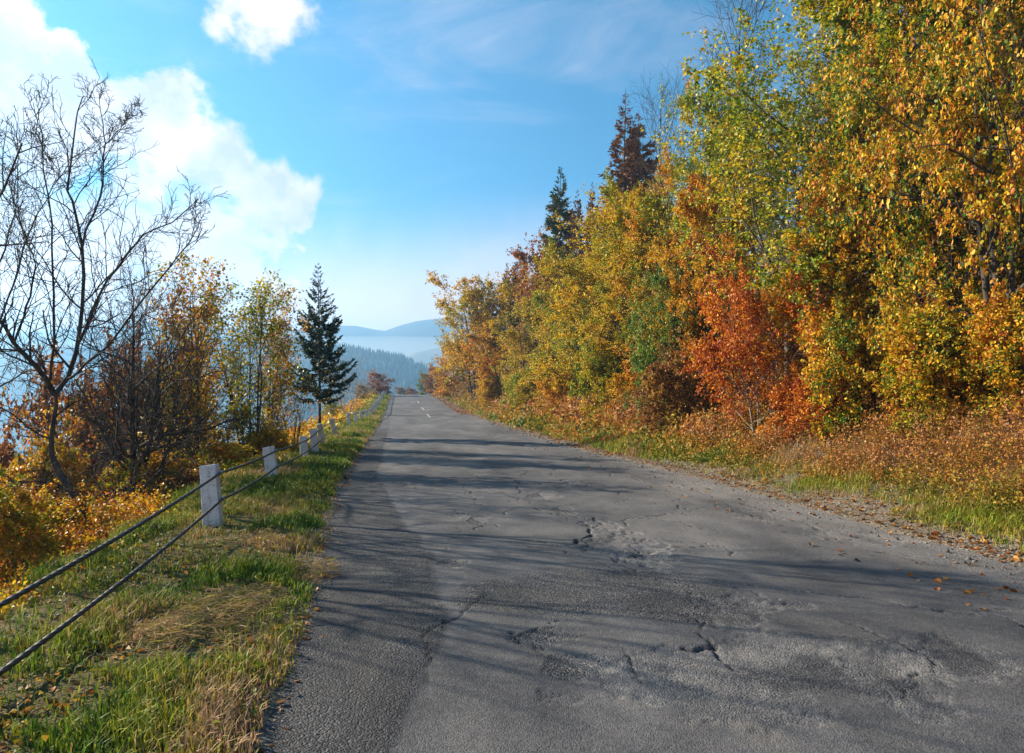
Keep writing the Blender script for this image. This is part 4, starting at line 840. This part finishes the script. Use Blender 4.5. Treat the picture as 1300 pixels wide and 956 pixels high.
RV = rg('spruce_hill', [(-300, 455, 950), (0, 452, 850), (200, 446, 760), (330, 438, 660), (380, 440, 610), (443, 449, 580), (512, 461, 570), (534, 470, 565), (560, 484, 560), (640, 510, 560)], 170, -85, 5, 7)
def far_wood():
    rng = np.random.default_rng(41); n, m = RV.shape[:2]; N = 5200
    a = np.concatenate([rng.normal(size=N // 3) * 0.8 + 20, rng.uniform(4, 20.5, N - N // 3)]); b = rng.random(N) ** 0.9 * (m - 2); a = np.clip(a, 0, n - 2)
    ia, ib = a.astype(int), b.astype(int); fa, fb = (a - ia)[:, None], (b - ib)[:, None]
    P = (RV[ia, ib] * (1 - fb) + RV[ia, ib + 1] * fb) * (1 - fa) + (RV[ia + 1, ib] * (1 - fb) + RV[ia + 1, ib + 1] * fb) * fa
    h = rng.uniform(6, 15, N) * np.clip(P[:, 1] / 900, 0.9, 1.5); k = 6; ang = np.arange(k) * 2 * PI / k
    rings = []
    for zf, rf in ((-0.1, 0.05), (0.08, 0.17), (0.4, 0.14), (0.42, 0.11), (0.7, 0.07), (0.72, 0.05)):
        r = h * rf; q = P[:, None] + np.stack([np.cos(ang)[None] * r[:, None] * rng.uniform(0.7, 1.3, (N, k)), np.sin(ang)[None] * r[:, None] * rng.uniform(0.7, 1.3, (N, k)), np.repeat((h * zf)[:, None], k, 1)], -1); rings.append(q)
    tip = (P + UP * h[:, None])[:, None]; V = np.concatenate(rings + [tip], 1); nv = 6 * k + 1; base_i = np.arange(N)[:, None, None] * nv
    j = np.arange(k); q = np.concatenate([np.stack([r * k + j, r * k + (j + 1) % k, (r + 1) * k + (j + 1) % k, (r + 1) * k + j], -1) for r in range(5)]); tr = np.stack([5 * k + j, 5 * k + (j + 1) % k, np.full(k, 6 * k)], -1)
    me = raw_mesh('spruce_forest', V.reshape(-1, 3), [(base_i + q[None]).reshape(-1, 4), (base_i + tr[None]).reshape(-1, 3)])
    tag(link('spruce_forest', me, M['far']), 'dark blue hazy spruce forest covering the hill behind the road end', 'forest', kind='stuff')
far_wood()

# ================================================================= AIR
def volume_box(name, lo, hi, dens, col, aniso, label):
    x0, y0, z0 = lo; x1, y1, z1 = hi
    V = np.array([(x, y, z) for z in (z0, z1) for y in (y0, y1) for x in (x0, x1)], float)
    f = np.array([(0, 2, 3, 1), (4, 5, 7, 6), (0, 1, 5, 4), (2, 6, 7, 3), (0, 4, 6, 2), (1, 3, 7, 5)])
    m, nt, out = new_mat(name + '_air'); v = nt.n('ShaderNodeVolumePrincipled'); v.inputs['Color'].default_value = (*col, 1); v.inputs['Density'].default_value = dens; v.inputs['Anisotropy'].default_value = aniso
    nt.l.new(v.outputs[0], out.inputs['Volume']); o = link(name, raw_mesh(name, V, [f]), m); tag(o, label, 'haze', kind='stuff'); return o
volume_box('haze', (-3100, -450, -100), (3100, 2900, 265), 0.00064, (0.27, 0.58, 1.0), 0.40, 'thin blue morning haze filling the valley air')

def mist():
    th = np.linspace(0, PI, 25); ph = np.linspace(0, 2 * PI, 49)[:-1]; A, B = np.meshgrid(th, ph, indexing='ij'); w = 1 + 0.12 * np.sin(B * 5 + 1) * np.sin(A) + 0.06 * np.sin(B * 11) * np.sin(A)
    V = np.stack([-350 + 1500 * np.sin(A) * np.cos(B) * w, 1480 + 330 * np.sin(A) * np.sin(B) * w, -40 + 165 * np.cos(A)], -1).reshape(-1, 3); i = np.arange(25 * 48).reshape(25, 48)
    f = np.stack([i[:-1], i[1:], np.roll(i[1:], -1, 1), np.roll(i[:-1], -1, 1)], -1).reshape(-1, 4)
    m, nt, out = new_mat('mist_air'); v = nt.n('ShaderNodeVolumePrincipled'); v.inputs['Color'].default_value = (0.80, 0.92, 1.0, 1); v.inputs['Density'].default_value = 0.0022; v.inputs['Anisotropy'].default_value = 0.3
    nt.l.new(v.outputs[0], out.inputs['Volume']); tag(link('mist', raw_mesh('mist', V, [f], smooth=True), m), 'pale morning mist lying in the valley between the ridges', 'mist', kind='stuff')
mist()

# ================================================================= SKY, SUN, CAMERA
SUN_EL, SUN_AZ = math.radians(25), math.radians(-66)       # azimuth from straight ahead, negative to the left
def world():
    w = bpy.data.worlds.new('World'); scene.world = w; w.use_nodes = True; w.node_tree.nodes.clear(); nt = NT(w.node_tree)
    out = nt.n('ShaderNodeOutputWorld'); sky = nt.n('ShaderNodeTexSky', {'sky_type': 'NISHITA', 'sun_disc': False, 'sun_elevation': SUN_EL, 'sun_rotation': SUN_AZ, 'altitude': 600, 'air_density': 1.0, 'dust_density': 0.6, 'ozone_density': 1.6})
    d = nt.n('ShaderNodeTexCoord').outputs['Generated']; sx = nt.n('ShaderNodeSeparateXYZ', Vector=d)
    az = nt.m('ARCTAN2', sx.outputs[0], sx.outputs[1]); el = nt.m('ARCSINE', sx.outputs[2])
    n1 = nt.noise(d, 7.5, 9, 0.6, 0.2); dl = nt.n('ShaderNodeVectorMath', {'operation': 'ADD'}, i0=d, i1=(-0.030, 0.010, 0.034)).outputs[0]; rel = nt.m('SUBTRACT', nt.noise(d, 9.0, 8, 0.58, 0.2), nt.noise(dl, 9.0, 8, 0.58, 0.2)); vb = nt.n('ShaderNodeTexVoronoi', {'feature': 'SMOOTH_F1'}, Vector=d, Scale=17.0, Smoothness=0.5).outputs[0]; n2 = nt.noise(d, 2.2, 5, 0.5); n3 = nt.noise(nt.n('ShaderNodeMapping', Vector=d, Scale=(1, 1.6, 3.4), Rotation=(0.3, 0.2, 0.5)).outputs[0], 3.0, 7, 0.6, 0.6)
    blobs = [(40, 150, 170, 105, 1), (170, 150, 85, 75, 1), (215, 130, 62, 66, 1), (60, 290, 320, 170, 1), (283, 212, 72, 62, 1), (330, 258, 78, 70, 1), (376, 268, 38, 40, 1), (250, 320, 180, 105, 1), (-150, 120, 230, 200, 1), (0, 30, 60, 100, .5), (335, 12, 60, 54, .36), (95, 105, 62, 60, 1)]
    f = None
    for px, py, rx, ry, wt in blobs:
        a = math.atan((px - CX) / F); e = math.atan((HY - py) / F * math.cos(a)); kx = rx / F * math.cos(a) ** 2; ky = ry / F * math.cos(a)
        q = nt.m('SQRT', nt.m('ADD', nt.m('POWER', nt.m('DIVIDE', nt.m('SUBTRACT', az, a), kx), 2.0), nt.m('POWER', nt.m('DIVIDE', nt.m('SUBTRACT', el, e), ky), 2.0)))
        g = nt.m('MULTIPLY', nt.m('SUBTRACT', 1.0, q), wt); f = g if f is None else nt.m('SMOOTH_MAX', f, g, 0.12)
    body = nt.m('ADD', f, nt.m('ADD', nt.m('MULTIPLY', nt.m('ADD', nt.m('SUBTRACT', n1, 0.5), nt.m('MULTIPLY', nt.m('SUBTRACT', nt.noise(d, 24, 8, 0.62, 0.3), 0.5), 0.35)), 2.7), nt.m('MULTIPLY', nt.m('SUBTRACT', 0.42, vb), 0.55)))
    alpha = nt.mr(body, -0.06, nt.mr(n2, 0.35, 0.65, 0.16, 0.6)); soft = nt.mr(body, -0.25, 0.5)
    thin = nt.m('MULTIPLY', nt.mr(n3, 0.45, 0.8), 0.28)
    bank = nt.m('MULTIPLY', nt.mr(nt.m('ADD', el, nt.m('MULTIPLY', nt.m('SUBTRACT', n2, 0.5), 0.16)), 0.30, 0.07), 0.92)
    al = nt.m('MAXIMUM', nt.m('MAXIMUM', nt.m('MULTIPLY', alpha, 0.94), thin), bank)
    deep = nt.mr(f, 0.10, 0.75, 0.0, 0.55)
    shade = nt.m('ADD', nt.m('SUBTRACT', 0.82, deep), nt.m('MULTIPLY', rel, 3.0), clamp=True)  # sunward relief light and greyer depths painted into the cloud colour
    cc = nt.mix(shade, (4.8, 4.3, 4.6), (9.4, 7.4, 6.6))
    skyc = nt.mix(1.0, sky.outputs[0], (0.13, 0.80, 1.02), 'MULTIPLY')
    cc = nt.mix(nt.mr(el, 0.26, 0.06), cc, (13.5, 9.0, 6.4)); col = nt.mix(al, skyc, cc)
    bg = nt.n('ShaderNodeBackground', Color=col, Strength=0.05); nt.set(out.inputs[0], bg)
    w.cycles.sampling_method = 'MANUAL'; w.cycles.sample_map_resolution = 1024
world()
sd = bpy.data.lights.new('sun', 'SUN'); sd.energy = 5.0; sd.angle = math.radians(0.5); sd.color = (1.0, 0.86, 0.66)
so = bpy.data.objects.new('sun', sd); COL.objects.link(so)
from mathutils import Vector
tow = Vector((math.sin(SUN_AZ) * math.cos(SUN_EL), math.cos(SUN_AZ) * math.cos(SUN_EL), math.sin(SUN_EL)))
so.rotation_euler = tow.to_track_quat('Z', 'Y').to_euler(); so.location = (-60, 40, 60)
cam = bpy.data.cameras.new('camera'); co = bpy.data.objects.new('camera', cam); COL.objects.link(co); scene.camera = co
co.location = (0, 0, EYE); co.rotation_euler = (PI / 2, 0, 0); cam.sensor_width = 36; cam.sensor_fit = 'HORIZONTAL'; cam.lens = F / 1300 * 36
cam.shift_y = (HY - 478) / 1300; cam.clip_start = 0.05; cam.clip_end = 6000

vs = scene.view_settings; vs.view_transform = 'Standard'; vs.look = 'None'; vs.exposure = 1.72; vs.gamma = 1; vs.use_curve_mapping = False
cy = scene.cycles; cy.max_bounces = 6; cy.diffuse_bounces = 3; cy.glossy_bounces = 2; cy.transmission_bounces = 4; cy.volume_bounces = 0; cy.transparent_max_bounces = 4
cy.caustics_reflective = False; cy.caustics_refractive = False; cy.sample_clamp_indirect = 4
cy.use_adaptive_sampling = False
cy.use_denoising = True; cy.denoiser = 'OPENIMAGEDENOISE'; cy.denoising_input_passes = 'RGB_ALBEDO_NORMAL'
print('done', round(time.time() - T0, 1), sum(len(m.polygons) for m in bpy.data.meshes))
